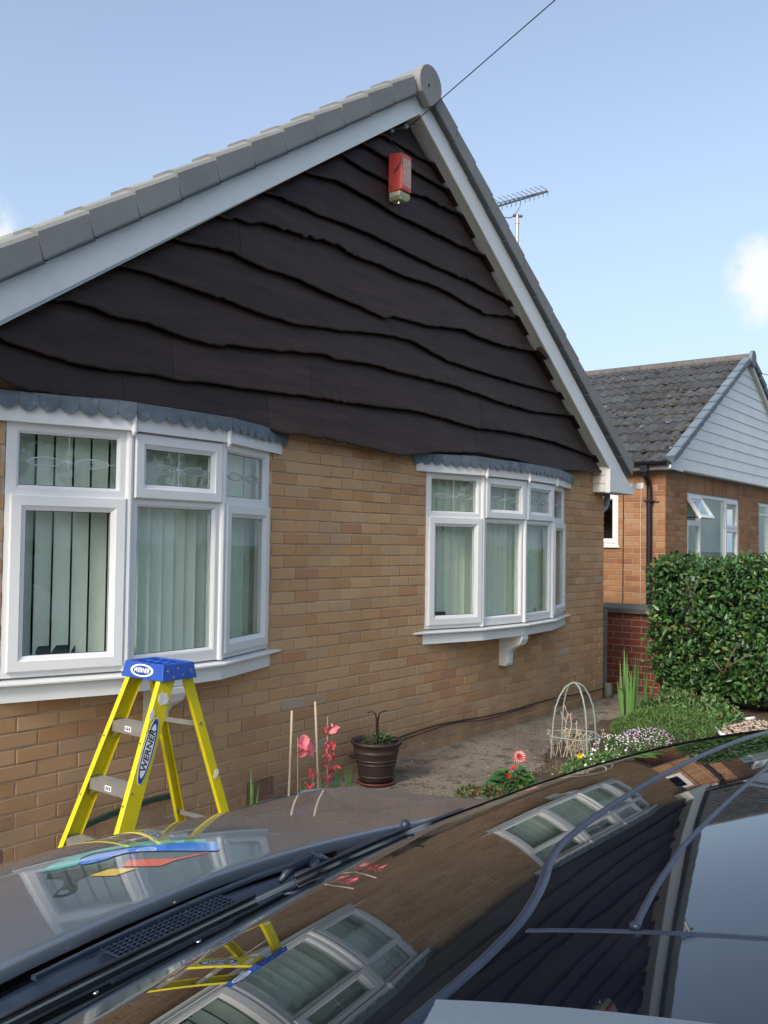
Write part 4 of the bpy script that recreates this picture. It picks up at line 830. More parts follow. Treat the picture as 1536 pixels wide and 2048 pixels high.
for z in (.59, .34, .095): 
    for fy, s_ in ((LYL, 1), (LYR, -1)): rv.tube([(LX(z)+.012, fy(z)+s_*.001, z), (LX(z)+.012, fy(z)+s_*.004, z)], .0055, 8); rv.tube([(LX(z-.05)-.001, fy(z)-s_*.012, z-.05), (LX(z-.05)-.004, fy(z)-s_*.012, z-.05)], .0045, 8)
for z in (.58, .10): rv.tube([(RXr(z)+.02, RYR(z)-.001, z), (RXr(z)+.02, RYR(z)-.005, z)], .007, 8); rv.tube([(RXl(z)+.02, RYL(z)-.008, z), (RXl(z)+.02, RYL(z)-.012, z)], .007, 8)
for x, z in ((-1.588, .845), (-1.555, .815), (-1.53, .853), (-1.50, .822), (-1.452, .838), (-1.448, .83)): rv.tube([(x, -.688, z), (x, -.694, z)], .0065, 8)
rv.build('rivet', M['rivet'], ld)
for z in (.575, .085):
    b = MB(); yl, yr = RYL(z), RYR(z); b.obox(((RXl(z)+RXr(z))/2+.02, (yl+yr)/2, z), Vector((RXl(z)-RXr(z), yl-yr, 0)).normalized(), (1,0,0), (0,0,1), yl-yr, .006, .022)
    b.build('rear_brace', M['alu'], ld)
b = MB(); z = .125
b.obox(((LX(z)+RXr(z))/2+.04, LYR(z)+.02, z-.012), Vector((RXr(z)-LX(z), 0, .04)).normalized(), (0,1,0), (0,0,1), RXr(z)-LX(z), .004, .020); b.build('spreader', M['alu'], ld)
b = MB()                                       # blue cap with tool wells
b.prism([(-1.612, -.395, .802), (-1.612, -.692, .802), (-1.425, -.692, .802), (-1.425, -.395, .802)][::1], (0, 0, .001))
b = MB(); zt, zb_ = .874, .800; i = .012
V = [(-1.618, -.688, zb_), (-1.412, -.688, zb_), (-1.412, -.388, zb_), (-1.618, -.388, zb_), (-1.604, -.676, zt), (-1.424, -.676, zt), (-1.424, -.400, zt), (-1.604, -.400, zt),
     (-1.590, -.662, zt), (-1.438, -.662, zt), (-1.438, -.414, zt), (-1.590, -.414, zt), (-1.588, -.660, zt-.014), (-1.440, -.660, zt-.014), (-1.440, -.416, zt-.014), (-1.588, -.416, zt-.014)]
b.add(V, [(0,3,2,1),(0,1,5,4),(1,2,6,5),(2,3,7,6),(3,0,4,7),(4,5,9,8),(5,6,10,9),(6,7,11,10),(7,4,8,11),(8,9,13,12),(9,10,14,13),(10,11,15,14),(11,8,12,15),(12,13,14,15)])
for k in range(4): b.box(-1.585, -1.443, -.625+.06*k, -.617+.06*k, zt-.0139, zt-.002)
b.box(-1.518, -1.510, -.659, -.417, zt-.0138, zt-.001); b.build('cap', M['blue'], ld, bevel=.003)
def ell(b, c, ax, ay, az, a_, c_, th, n=28):
    c, ax, ay, az = map(Vector, (c, ax, ay, az)); b.prism([c+ax*a_*cos(2*pi*k/n)+ay*c_*sin(2*pi*k/n) for k in range(n)], az*th)
fn = Vector((-1, 0, .19)).normalized(); fy_ = Vector((.19, 0, 1)).normalized(); fc = Vector((-1.6125, -.535, .838))
for a_, c_, th, mm, nm in ((.082, .029, .0012, 'white', 'label_rim'), (.066, .022, .0018, 'navy', 'label_field')):
    b = MB(); ell(b, fc, (0,-1,0), fy_, fn, a_, c_, th); b.build(nm, M[mm], ld)
text(ld, 'WERNER', .030, Matrix(((0, fy_.x, fn.x, fc.x+fn.x*.0022), (-1, 0, 0, fc.y), (0, fy_.z, fn.z, fc.z+fn.z*.0022), (0,0,0,1))), M['white'], squeeze=.92, shear=.15)
rr = Vector((.42, .10, 1)).normalized(); rn = Vector((0, -1, .10)).normalized(); ru = rn.cross(rr).normalized(); rn = rr.cross(ru).normalized()
zc_ = .505; rc = Vector((LX(zc_)+.040, LYR(zc_)-.0006, zc_))
for a_, c_, th, mm, nm in ((.150, .0300, .0008, 'white', 'label_rim'), (.146, .0275, .0013, 'navy', 'label_field'), (.120, .0205, .0018, 'white', 'label_centre')):
    b = MB(); ell(b, rc, rr, ru, rn, a_, c_, th); b.build(nm, M[mm], ld)
text(ld, 'WERNER', .042, Matrix(((rr.x, ru.x, rn.x, rc.x+rn.x*.002), (rr.y, ru.y, rn.y, rc.y+rn.y*.002), (rr.z, ru.z, rn.z, rc.z+rn.z*.002), (0,0,0,1))), M['blackp'], squeeze=1.10, shear=.15)
random.seed(3)
for c0, R_, n in ((Vector((LX(.722)+.045, LYR(.722)-.001, .722)), .030, 22), (Vector((LX(.66)+.005, LYR(.66)-.001, .66)), .012, 10), (Vector((RXr(.33)+.03, RYR(.33)-.001, .33)), .012, 9)):
    b = MB(); pts = [c0+(ru*cos(2*pi*k/n)+rr*sin(2*pi*k/n)*(1.0 if R_ > .02 else 2.2))*R_*random.uniform(.78, 1.15) for k in range(n)]; b.prism(pts, rn*.0016); b.build('filler_splash', M['plaster'], ld)
hs = MB(); hp = [(-1.62, -.04, .0), (-1.52, -.04, .022), (-1.40, -.036, .036), (-1.26, -.032, .046), (-1.12, -.030, .052), (-.99, -.034, .048)]
vs = []
for x, y, z in hp: vs += [(x, y-.012, z-.014), (x, y+.012, z-.014), (x, y+.012, z+.014), (x, y-.012, z+.014)]
hs.add(vs, [(i*4+k, i*4+(k+1) % 4, i*4+4+(k+1) % 4, i*4+4+k) for i in range(5) for k in range(4)]+[(3,2,1,0), (20,21,22,23)])
tag(hs.build('garden_strap', mat('dark_green_strip', (.02,.05,.04), rough=.4), None, bevel=.003), 'dark green strip lying along the brick wall behind the stepladder', 'strip')
# ---------------------------------------------------------------- pot, tool, canes
PX, PY, PZ = .50, -.285, -.135
pt = empty('plant_pot', (PX, PY, PZ), 'round dark brown pot on a saucer beside the tan brick wall', 'plant pot')
b = MB(); b.lathe([(0, .002), (.098, .002), (.108, .02), (.118, .07), (.128, .11), (.136, .16), (.142, .185), (.150, .195), (.150, .205), (.146, .21), (.160, .245), (.170, .250), (.172, .262), (.166, .270), (.152, .268), (.148, .24), (.14, .2), (0, .2)], (PX, PY, PZ+.012), 40); b.build('bowl', M['bpot'], pt, True)
b = MB()
for z, r in ((.045, .1155), (.125, .1325), (.150, .1365)): b.lathe([(r, z-.006), (r+.004, z-.002), (r+.004, z+.002), (r, z+.006)], (PX, PY, PZ+.012), 40)
b.build('moulding', M['bpot'], pt, True)
b = MB(); b.lathe([(0, .0), (.115, 0), (.128, .018), (.122, .020), (.11, .008), (0, .008)], (PX, PY, PZ), 32); b.build('saucer', mat('red_brown_saucer', (.13,.04,.032), rough=.5), pt, True)
b = MB(); b.lathe([(.143, .232), (.08, .238), (0, .242)], (PX, PY, PZ+.012), 24); b.build('compost', M['soil'], pt, True)
tl = MB(); T0 = Vector((PX+.02, PY+.01, PZ+.20))
for s_ in (-1, 1):
    tl.tube([T0+Vector((s_*.006, 0, 0)), T0+Vector((s_*.007, 0, .21)), T0+RX*s_*.012+Vector((0,0,.245)), T0+RX*s_*.03+Vector((0,0,.262)), T0+RX*s_*.066+Vector((0,0,.262+.006*s_))], [.006, .006, .006, .005, .004], 7)
tag(tl.build('plant_support', M['tool'], None, True), 'black T shaped metal support stuck in the brown pot', 'plant support')
def leafp(b, p, d, n, L, w, fold=.25, droop=.0):       # pointed leaf, 8 verts
    d = Vector(d).normalized(); n = Vector(n); n = (n-d*n.dot(d)); n = n.normalized() if n.length > 1e-4 else d.orthogonal().normalized(); s = d.cross(n)
    p = Vector(p); f = n*w*fold
    V = [p, p+d*L*.35+s*w*.5+f-n*droop*.1, p+d*L*.35-n*droop*.1, p+d*L*.35-s*w*.5+f-n*droop*.1, p+d*L*.75+s*w*.36+f-n*droop*.5, p+d*L*.75-n*droop*.5, p+d*L*.75-s*w*.36+f-n*droop*.5, p+d*L-n*droop]
    b.add(V, [(0,2,1),(0,3,2),(1,2,5,4),(2,3,6,5),(4,5,7),(5,6,7)])
def rv3(): 
    while True:
        v = Vector((random.uniform(-1,1), random.uniform(-1,1), random.uniform(-1,1)))
        if .05 < v.length < 1: return v.normalized()
def blade(b, p, h, lean, w, bend, n=6):              # long sword leaf
    p = Vector(p); s = Vector((-lean[1], lean[0], 0)); s = s.normalized() if s.length > 1e-5 else Vector((1,0,0)); V = []
    s = (s*.5+RX*.7).normalized()
    for i in range(n+1):
        t = i/n; c = p+Vector((0,0,h*t*(1-.25*bend*t)))+Vector((lean[0], lean[1], 0))*h*(t*.5+bend*t*t); ww = w*(.75+.5*t if t < .5 else 1.0)*(1 if t < .6 else (1-t)/.4*.96+.04)
        V += [c-s*ww/2, c+s.cross(Vector((0,0,1)))*ww*.12, c+s*ww/2]
    b.add(V, [(i*3+k, i*3+k+1, i*3+4+k, i*3+3+k) for i in range(n) for k in (0, 1)])
# plant in the pot
pp = empty('pot_plant', (PX, PY, PZ+.24), 'small leafy plant with bare twigs growing in the brown pot', 'plant'); random.seed(5); b = MB(); sb = MB()
for i in range(110):
    a = random.uniform(0, 2*pi); r = random.uniform(0, .095); z = PZ+.25+random.uniform(0, .085)*(1-r/.16); d = Vector((cos(a), sin(a), random.uniform(-.1, 1)))
    leafp(b, (PX+.03*1+r*cos(a), PY+r*sin(a), z), d, (0,0,1), random.uniform(.022, .038), random.uniform(.014, .026))
b.build('foliage', M['lowleaf'], pp, True, kind='stuff')
for i in range(11):
    a = random.uniform(0, 2*pi); q = Vector((PX+.04*cos(a), PY+.03*sin(a), PZ+.24)); sb.tube([q, q+Vector((cos(a)*.03, sin(a)*.03, .07)), q+Vector((cos(a)*.06+.01, sin(a)*.06, random.uniform(.12, .2)))], [.0016, .0014, .0009], 4)
sb.build('twigs', M['twig'], pp)
for x, zt_, x2, lab in ((-.552, .505, -.572, 'left of two thin bamboo canes beside the pink gladioli'), (-.359, .53, -.300, 'right of two thin bamboo canes beside the pink gladioli')):
    b = MB(); b.tube([(x2, -.50, -.22), (x2+(x-x2)*.35, -.50, .05), (x2+(x-x2)*.7, -.502, .3), (x, -.50, zt_)], [.0078, .0074, .007, .0064], 8)
    for q in (.3, .62): b.tube([(x2+(x-x2)*q, -.50, -.22+(zt_+.22)*q-.004), (x2+(x-x2)*q, -.50, -.22+(zt_+.22)*q+.004)], .0086, 8)
    tag(b.build('bamboo_cane', M['cane'], None, True), lab, 'cane', 'bamboo canes')
def petal(b, p, d, n, L, w, cup=.3, seg=4):
    d = Vector(d).normalized(); n = Vector(n); n = (n-d*n.dot(d)).normalized(); s = d.cross(n); p = Vector(p); V = []
    for i in range(seg+1):
        t = i/seg; ww = w*sin(pi*(.08+.80*t))**.8; c = p+d*L*t+n*L*cup*t*t
        V += [c-s*ww/2+n*ww*.2, c, c+s*ww/2+n*ww*.2]
    b.add(V, [(i*3+k, i*3+k+1, i*3+4+k, i*3+3+k) for i in range(seg) for k in (0, 1)])
def glad(x, y, z0, zt_, blooms, withered, lab, leaves):
    r = empty('gladiolus', (x, y, z0), lab, 'flower', 'pink gladioli by the wall'); s = MB(); s.tube([(x, y, z0), (x+.01, y, (z0+zt_)/2), (x+.0, y, zt_)], [.006, .0045, .0022], 6); s.build('stem', mat('pinkish_stem', (.40,.22,.17), rough=.6) if 'pinkish_stem' not in bpy.data.materials else bpy.data.materials['pinkish_stem'], r, True)
    for c, R_, dr in blooms:
        b = MB(); dr = Vector(dr).normalized(); a1 = dr.orthogonal().normalized(); a2 = dr.cross(a1)
        for k in range(6):
            th = k*pi/3+.3; o = a1*cos(th)+a2*sin(th); petal(b, Vector(c), dr*(.35 if k % 2 else .6)+o, dr, R_*random.uniform(.9, 1.1), R_*1.25, -.12)
        b.tube([Vector(c)-dr*R_*.6, Vector(c)], [.004, .009], 6); b.build('bloom', M['pink'], r, True)
    for c in withered:
        b = MB()
        for k in range(6): dd_ = (Vector((random.uniform(-.5,.5), random.uniform(-.5,.5), random.uniform(-1,.5)))).normalized(); petal(b, Vector(c)+rv3()*.006, dd_, rv3(), random.uniform(.022, .04), .018, .3, 3)
        b.build('withered_bloom', M['pinkd'], r, True)
    b = MB()
    for k in range(leaves): a = random.uniform(0, 2*pi); blade(b, (x+random.uniform(-.02,.02), y+random.uniform(-.02,.02), z0), random.uniform(.22, .42), (cos(a)*.16, sin(a)*.10), random.uniform(.014, .022), random.uniform(0, .25))
    if leaves: b.build('leaves', M['iris'], r, True)
random.seed(8)
glad(-.535, -.53, -.25, .36, [((-.525, -.56, .325), .050, (-.1, -.8, .45)), ((-.495, -.57, .300), .050, (.35, -.85, .1)), ((-.53, -.56, .285), .034, (-.3, -.7, -.3))], [(-.41, -.53, .15), (-.445, -.53, .075), (-.43, -.54, .055)], 'gladiolus with one open pink bloom against the left cane', 0)
glad(-.285, -.53, -.24, .44, [((-.255, -.55, .375), .042, (.35, -.2, -.85))], [(-.30, -.54, .365), (-.285, -.54, .29), (-.25, -.54, .268), (-.31, -.55, .235), (-.235, -.54, .205), (-.28, -.53, .165), (-.245, -.54, .135), (-.29, -.54, .09), (-.235, -.55, .155)], 'gladiolus with a drooping pink bloom and withered flowers at the right cane', 4)
for i, (x, y, n, lab) in enumerate(((-.42, -.50, 5, 'clump of upright green blades between the two canes'), (-.20, -.50, 7, 'clump of upright green blades right of the right cane'), (-.05, -.47, 5, 'small clump of green blades left of the brown pot'), (-.62, -.30, 3, 'few thin green blades in front of the air brick'))):
    b = MB()
    for k in range(n): a = random.uniform(0, 2*pi); blade(b, (x+random.uniform(-.05,.05), y+random.uniform(-.03,.03), gz(x, y)), random.uniform(.16, .36), (cos(a)*.18, sin(a)*.1), random.uniform(.010, .020), random.uniform(0, .3))
    tag(b.build('blade_clump', M['iris'], None, True), lab, 'plant')
# ---------------------------------------------------------------- plant obelisk
OX, OY = 1.99, -.985
ob = empty('plant_obelisk', (OX, OY, -.18), 'domed metal plant frame with rusty patches and a ring, standing in the flower bed', 'plant frame')
for k in range(2):
    a = radians(18)+k*pi/2; dv = (RX.xy*cos(a)+FX.xy.normalized()*sin(a)).normalized(); b = MB(); pts = []
    prof = [(-.195, -.20), (-.186, -.05), (-.180, .05), (-.172, .16), (-.155, .25), (-.122, .33), (-.075, .395), (-.03, .42), (0, .425)]
    pts = [(OX+dv.x*r, OY+dv.y*r, z) for r, z in prof]+[(OX-dv.x*r, OY-dv.y*r, z) for r, z in prof[-2::-1]]
    b.tube(pts, .0065, 8); b.build('hoop', M['verdi'], ob, True)
b = MB(); b.tube([(OX+.184*cos(2*pi*i/40), OY+.184*sin(2*pi*i/40), .040+.004*sin(i*.7)) for i in range(41)], .0055, 8); b.build('ring', M['verdi'], ob, True)
b = MB(); b.tube([Vector((OX, OY, .463))+RX*.026*cos(2*pi*i/16)+Vector((0,0,.030*sin(2*pi*i/16))) for i in range(17)], .0022, 6); b.build('finial', mat('rust', (.25,.10,.05), rough=.9), ob, True)
# ---------------------------------------------------------------- flowers and low planting
def lowplant(name, lab, cat, cx, cy, rx, ry, h, n, sz, m, up=.6, seed=1, parent=None, kind=None, flat=1.0, zb=None):
    random.seed(seed); b = MB()
    for i in range(n):
        a = random.uniform(0, 2*pi); r = sqrt(random.random()); x, y = cx+rx*r*cos(a), cy+ry*r*sin(a); z = (gz(x, y)+.02 if zb is None else zb)+h*(1-r*r)**.5*random.random()**.45*(1+.35*noise.noise((x*6, y*6, seed)))
        d = (rv3()+Vector((0, 0, up))).normalized(); L = sz*random.uniform(.7, 1.3); leafp(b, (x, y, z), d, rv3()+Vector((0,0,1)), L, L*flat*.5)
    o = b.build(name, m, parent, True)
    if kind: o['kind'] = kind
    if lab: tag(o, lab, cat)
    return o
lowplant('ground_cover', 'low mound of fine green foliage beside the blade leaved plant', 'ground cover', 3.42, -1.15, .62, .42, .17, 9000, .032, M['ground_cover'], seed=2, kind='stuff', flat=.35)
lowplant('ground_cover', 'darker low green foliage under the clipped bush', 'ground cover', 4.12, -1.10, .5, .45, .20, 2600, .05, M['lowleaf'], seed=3, kind='stuff')
al_ = empty('alyssum', (2.72, -1.15, -.16), 'cushion of tiny pale lilac and white flowers right of the metal plant frame', 'flowers')
lowplant('foliage', None, None, 2.72, -1.17, .40, .22, .075, 2200, .020, M['lowleaf'], seed=4, parent=al_, kind='stuff')
def florets(name, parent, cx, cy, rx, ry, h, n, sz, m, seed, kind='stuff', np_=4):
    random.seed(seed); b = MB()
    for i in range(n):
        a = random.uniform(0, 2*pi); r = sqrt(random.random()); x, y = cx+rx*r*cos(a), cy+ry*r*sin(a); z = gz(x, y)+.02+h*(1-r*r)**.5*random.uniform(.75, 1.25)+.01
        c = Vector((x, y, z)); nn = (Vector((-.5, -.4, .9))+rv3()*.5).normalized(); a1 = nn.orthogonal().normalized(); a2 = nn.cross(a1); V = [c+nn*.001]
        for k in range(np_*2): th = pi*k/np_; rr_ = sz*(1 if k % 2 == 0 else .55)*random.uniform(.85, 1.1); V.append(c+(a1*cos(th)+a2*sin(th))*rr_+nn*.002)
        b.add(V, [(0, 1+k, 1+(k+1) % (np_*2)) for k in range(np_*2)])
    o = b.build(name, m, parent); o['kind'] = kind; return o
florets('lilac_florets', al_, 2.82, -1.20, .36, .20, .085, 330, .0075, M['petp'], 5)
florets('white_florets', al_, 2.45, -1.13, .22, .18, .085, 90, .008, M['petw'], 6)
dz = empty('daisy_patch', (1.75, -1.2, -.16), 'low patch of white daisies with one yellow bloom at the foot of the metal frame', 'flowers')
lowplant('foliage', None, None, 1.85, -1.25, .42, .22, .065, 2400, .026, M['lowleaf'], seed=7, parent=dz, kind='stuff')
florets('white_blooms', dz, 1.9, -1.24, .40, .20, .08, 26, .013, M['petw'], 8, np_=5)
b = MB(); random.seed(2); c = Vector((1.745, -1.15, -.045))
for k in range(26): th = k*2.4; o_ = RX*cos(th)+Vector((0,0,1))*sin(th)*.6-FX*.4; petal(b, c+rv3()*.004, o_, -FX, .024, .010, -.1, 2)
b.build('yellow_bloom', M['pety'], dz)
ds = empty('dried_seedheads', (2.0, -1.0, -.16), 'pale dried stems and seedheads inside the metal plant frame', 'dried plant'); random.seed(21); b = MB(); sd_ = MB()
for i in range(34):
    a = random.uniform(0, 2*pi); r = random.uniform(0, .16); p = Vector((OX+r*cos(a), OY+r*sin(a), -.16)); h = random.uniform(.10, .24); q = p+Vector((random.uniform(-.06,.06), random.uniform(-.06,.06), h)); b.tube([p, (p+q)/2+rv3()*.015, q], [.0022, .002, .0014], 4)
    for k in range(5): e = q+rv3()*.02; b.tube([q-Vector((0,0,.02)), e], .0011, 3); sd_.lathe([(0, -.006), (.006, 0), (0, .007)], e, 5)
for pts in ([(-.08,.0),( -.05,.10),(-.065,.20),(-.05,.30),(-.075,.36)], [(-.05,.10),(-.02,.22),(-.03,.30)], [(-.03,.05),(.02,.16),(.015,.24)], [(-.06,.24),(-.10,.31)], [(-.15,-.05),(-.12,.06),(-.14,.13)]):
    P = [Vector((OX, OY, -.12))+RX*u+Vector((0,0,v*1.05)) for u, v in pts]; b.tube(P, .0034, 5)
    for p_ in P[1:]:
        for k in range(3): e = p_+rv3()*.016; b.tube([p_, e], .002, 3)
b.build('stalks', M['dry'], ds); sd_.build('seedheads', M['dry'], ds, kind='stuff')
b = MB(); b.lathe([(0, -.008), (.008, 0), (0, .008)], Vector((OX, OY, .20))-RX*.045, 6); b.build('red_bud', M['dahl'], ds)
dh = empty('dahlia', (1.02, -1.02, -.17), 'dahlia with a spiky red and white bloom above dark green leaves', 'flower')
random.seed(31); b = MB()
for i in range(300):
    a = random.uniform(0, 2*pi); r = sqrt(random.random())*.135; z = -.15+random.uniform(0, .175)*(1-r/.2); d = Vector((cos(a), sin(a), random.uniform(-.5, .7))); leafp(b, (.98+r*cos(a), -1.04+r*sin(a), z), d, (0,0,1)+Vector((-.4,-.3,0)) if False else Vector((-.3,-.3,1)), random.uniform(.04, .07), random.uniform(.022, .038), droop=.01)
b.build('foliage', M['leaf'], dh, True, kind='stuff')
hc = Vector((1.085, -1.03, .040)); hn = (-FX*.75+Vector((0,0,.45))-RX*.1).normalized(); h1 = hn.orthogonal().normalized(); h2 = hn.cross(h1)
s = MB(); s.tube([(1.03, -1.02, -.15), (1.06, -1.02, -.05), hc-hn*.01], [.005, .004, .004], 6); s.tube([(.98, -1.02, -.15), (.955, -1.06, -.0)], [.004, .003], 5); s.build('stem', M['stem'], dh)
for ring_, (n_, tilt, L) in enumerate(((16, .12, .044), (15, .42, .040), (12, .8, .032), (8, 1.4, .022))):
    for k in range(n_):
        th = 2*pi*k/n_+ring_*.4; o_ = h1*cos(th)+h2*sin(th); b = MB(); petal(b, hc+o_*.004, o_+hn*tilt, hn, L*random.uniform(.9, 1.1), .013, .12, 4); b.mi = 1; petal(b, hc+o_*L*.62+hn*(tilt*L*.62+.0012), o_+hn*tilt, hn, L*.36, .007, .2, 2); b.build('petal', [M['dahl'], M['petw']], dh)
for c in (Vector((.945, -1.06, .0)), Vector((.90, -1.05, -.045))):
    b = MB()
    for k in range(14): petal(b, c, rv3()+Vector((0,0,.4)), rv3(), .020, .010, .2, 2)
    b.build('bud', M['dahl'], dh)
lowplant('bronze_seedling', 'low reddish brown seedlings at the edge of the bed left of the dahlia', 'plant', .62, -1.0, .20, .14, .05, 260, .032, mat('bronze_leaf', (.11,.10,.035), rough=.5, isl_var=.3, hue=[(0, (.07,.12,.035)), (.5, (.10,.09,.03)), (.8, (.16,.05,.03))]), seed=12)
b = MB(); random.seed(14)
for i in range(420):
    x = random.uniform(.2, 1.9); y = bed_edge(x)-random.uniform(0, .55)
    if noise.noise((x*3, y*3, 1)) < 0: continue
    a = random.uniform(0, 2*pi); blade(b, (x, y, gz(x, y)+.01), random.uniform(.025, .09), (cos(a)*.4, sin(a)*.4), .003, .2, 3)
b.build('grass_tufts', leafmat('dry_grass', [(.22,.20,.09), (.16,.19,.07), (.28,.24,.13)], .8), None, kind='stuff')
# small stones, grit and litter on path and bed
b = MB(); random.seed(17)
for i in range(1500):
    x = random.uniform(-.2, 4.4); y = random.uniform(-1.9, -.02)
    if y > bed_edge(x) and random.random() < .55: continue
    r = random.uniform(.002, .0065)*(1.6 if random.random() < .06 else 1); z = gz(x, y)+.012+noise.noise((x*3, y*3, 5))*.02; c = Vector((x, y, z+r*.4))
    if y > bed_edge(x): c.z -= .004
    V = [c+Vector((r*random.uniform(.7,1.4)*dx, r*random.uniform(.7,1.4)*dy, r*.8*dz_)) for dx, dy, dz_ in ((1,0,0),(0,1,0),(-1,0,0),(0,-1,0),(0,0,1))]; b.add(V, [(0,1,4),(1,2,4),(2,3,4),(3,0,4)])
b.build('grit', M['pebble'], None, kind='stuff')
gp = MB(); random.seed(18)
for i in range(650):
    a = random.uniform(0, 2*pi); r = sqrt(random.random()); x, y = 3.95+.50*r*cos(a), -1.78+.30*r*sin(a); q = random.uniform(.008, .018); c = Vector((x, y, gz(x, y)+.03+q*.3))
    V = [c+Vector((q*random.uniform(.7,1.3)*cos(k*pi/3), q*random.uniform(.7,1.3)*sin(k*pi/3), random.uniform(-.2,.2)*q)) for k in range(6)]+[c+Vector((0,0,q*.7))]; gp.add(V, [(k, (k+1) % 6, 6) for k in range(6)])
gp.build('gravel', M['pebble'], None, kind='stuff')
ed = MB(); ed.tube([(3.95+.54*cos(radians(a)), -1.78+.36*sin(radians(a)), gz(3.95, -1.5)+.045+.012*sin(a*.11)) for a in range(30, 260, 8)], .016, 8); tag(ed.build('bed_edging', M['white'], None, True), 'thin white curved edging round the pale gravel under the bush', 'edging')
# sword leaved clump and others
def clump(x, y, n, hs, lab, seed, w=(.018, .03), lean=.14):
    random.seed(seed); r = empty('sword_leaf_plant', (x, y, gz(x, y)), lab, 'plant')
    for k in range(n):
        a = random.uniform(0, 2*pi); b = MB(); blade(b, (x+.05*cos(a), y+.05*sin(a), gz(x, y)), random.uniform(*hs), (cos(a)*lean*random.uniform(.4,1.2), sin(a)*lean), random.uniform(*w), random.choice((.0, .05, .1, .35))); b.build('leaf_blade', M['iris'], r, True)
clump(3.40, -.82, 15, (.38, .72), 'tall clump of upright green sword leaves between the metal frame and the bush', 41)
b = MB(); blade(b, (3.37, -.86, gz(3.4,-.8)+.25), .16, (-.55, .45), .035, .9); tag(b.build('bent_leaf', M['iris'], None, True), 'single broad leaf arching over left from the sword leaf clump', 'leaf')
clump(3.98, -.72, 6, (.40, .68), 'sparse green sword leaves leaning right in front of the red wall', 44, (.012, .02), .42)
# ---------------------------------------------------------------- clipped bush
hg = empty('clipped_bush', (4.98, -1.75, -.2), 'clipped glossy evergreen bush standing at the right in front of the red wall', 'bush')
random.seed(51); HX0, HX1, HY0, HY1, HZ0, HZ1 = 4.55, 5.50, -3.6, -.55, -.15, 1.335
def hedge_surf(u, v, face):                      # returns point, normal
    if face == 'w': y = HY0+(HY1-HY0)*u; z = HZ0+(HZ1-HZ0)*v; p = Vector((HX0, y, z)); n = Vector((-1, 0, 0))
    elif face == 't': x = HX0+(HX1-HX0)*v; y = HY0+(HY1-HY0)*u; p = Vector((x, y, HZ1)); n = Vector((0, 0, 1))
    else: x = HX0+(HX1-HX0)*u; z = HZ0+(HZ1-HZ0)*v; p = Vector((x, HY1, z)); n = Vector((0, 1, 0))
    c = Vector(((HX0+HX1)/2, max(min(p.y, HY1-.45), HY0+.3), max(min(p.z, HZ1-.3), .45))); d = p-c
    rr_ = .10*noise.noise((p.y*2.1, p.z*2.1, p.x*2.1))+.06*noise.noise((p.y*6, p.z*6, p.x*6))
    und = .16*max(0, (.42-p.z)/.5)**1.3           # the skirt tucks in below
    dd = d.normalized(); corner = max(0, abs(dd.z)*.9+abs(dd.y)*.5+abs(dd.x)-1.25)*.26
    return p-dd*(corner+und*(.9 if face != 't' else 0))+dd*rr_, (n*.7+dd*.5).normalized()
lme = MB(); leafp(lme, (0,0,0), (1,0,0), (0,0,1), 1, .48, .22, .08); lme = lme.mesh('leaf', M['leaf_o'], True)
allf = []
for i in range(15000):
    f = random.choices('wte', (58, 20, 22))[0]; u = random.random()
    if f != 'e' and u < .22: continue
    p, n = hedge_surf(u, random.random(), f)
    hole = noise.noise((p.y*3.3, p.z*3.3, p.x*3.3+7))
    if hole < -.38 and random.random() < .6: continue
    dep = random.random()**1.6*.16; p = p-n*dep+(n*random.uniform(0, .07) if random.random() < .06 else Vector())
    d = (n*random.uniform(-.1, .9)+rv3()*.9+Vector((0,0,.25))).normalized(); nn = (n*.8+rv3()*.55+Vector((0,0,.45))).normalized()
    allf.append((p, d, nn, random.choice((random.uniform(.035, .06), random.uniform(.05, .088))), dep))
def vis_key(t):
    dd = t[0]-CAM; zz = dd.dot(FX); px = 768+1851.8*dd.dot(RX)/zz; return (0 if (px < 1550 and t[4] < .05) else 1, dd.length-t[3]*20)
allf.sort(key=vis_key); b = MB()
for i, (p, d, nn, L, dep) in enumerate(allf):
    if i < 290:
        s_ = d.cross((nn-d*nn.dot(d)).normalized()); n2 = s_.cross(d)*-1 if False else (nn-d*nn.dot(d)).normalized(); s_ = n2.cross(d)
        Mx = Matrix(((d.x, s_.x, n2.x, p.x), (d.y, s_.y, n2.y, p.y), (d.z, s_.z, n2.z, p.z), (0,0,0,1))) @ Matrix.Scale(L, 4); inst('leaf', lme, Mx, hg)
    else: leafp(b, p, d, nn, L, L*.5, .22, L*.08)
b.build('foliage', M['leaf'], hg, True, kind='stuff')
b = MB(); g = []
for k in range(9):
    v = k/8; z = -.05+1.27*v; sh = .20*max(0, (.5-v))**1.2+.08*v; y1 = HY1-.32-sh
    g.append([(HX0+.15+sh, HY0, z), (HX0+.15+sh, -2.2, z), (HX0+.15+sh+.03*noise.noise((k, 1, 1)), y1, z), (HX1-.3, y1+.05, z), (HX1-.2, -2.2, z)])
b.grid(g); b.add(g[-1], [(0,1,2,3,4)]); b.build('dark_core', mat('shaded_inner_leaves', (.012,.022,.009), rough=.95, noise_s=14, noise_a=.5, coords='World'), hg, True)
b = MB(); random.seed(52)
b.tube([(4.95, -1.85, -.2), (4.93, -1.84, .05), (4.85, -1.75, .35), (4.9, -1.7, .8)], [.055, .045, .03, .02], 8)
for i in range(34):
    u = random.uniform(.45, 1); p, n = hedge_surf(u, random.random()*.85+.1, random.choice('wwe')); q = p-n*.30+rv3()*.12; b.tube([q, (p+q)/2+rv3()*.05, p+n*random.uniform(-.05, .0)], [.008, .006, .003], 5)
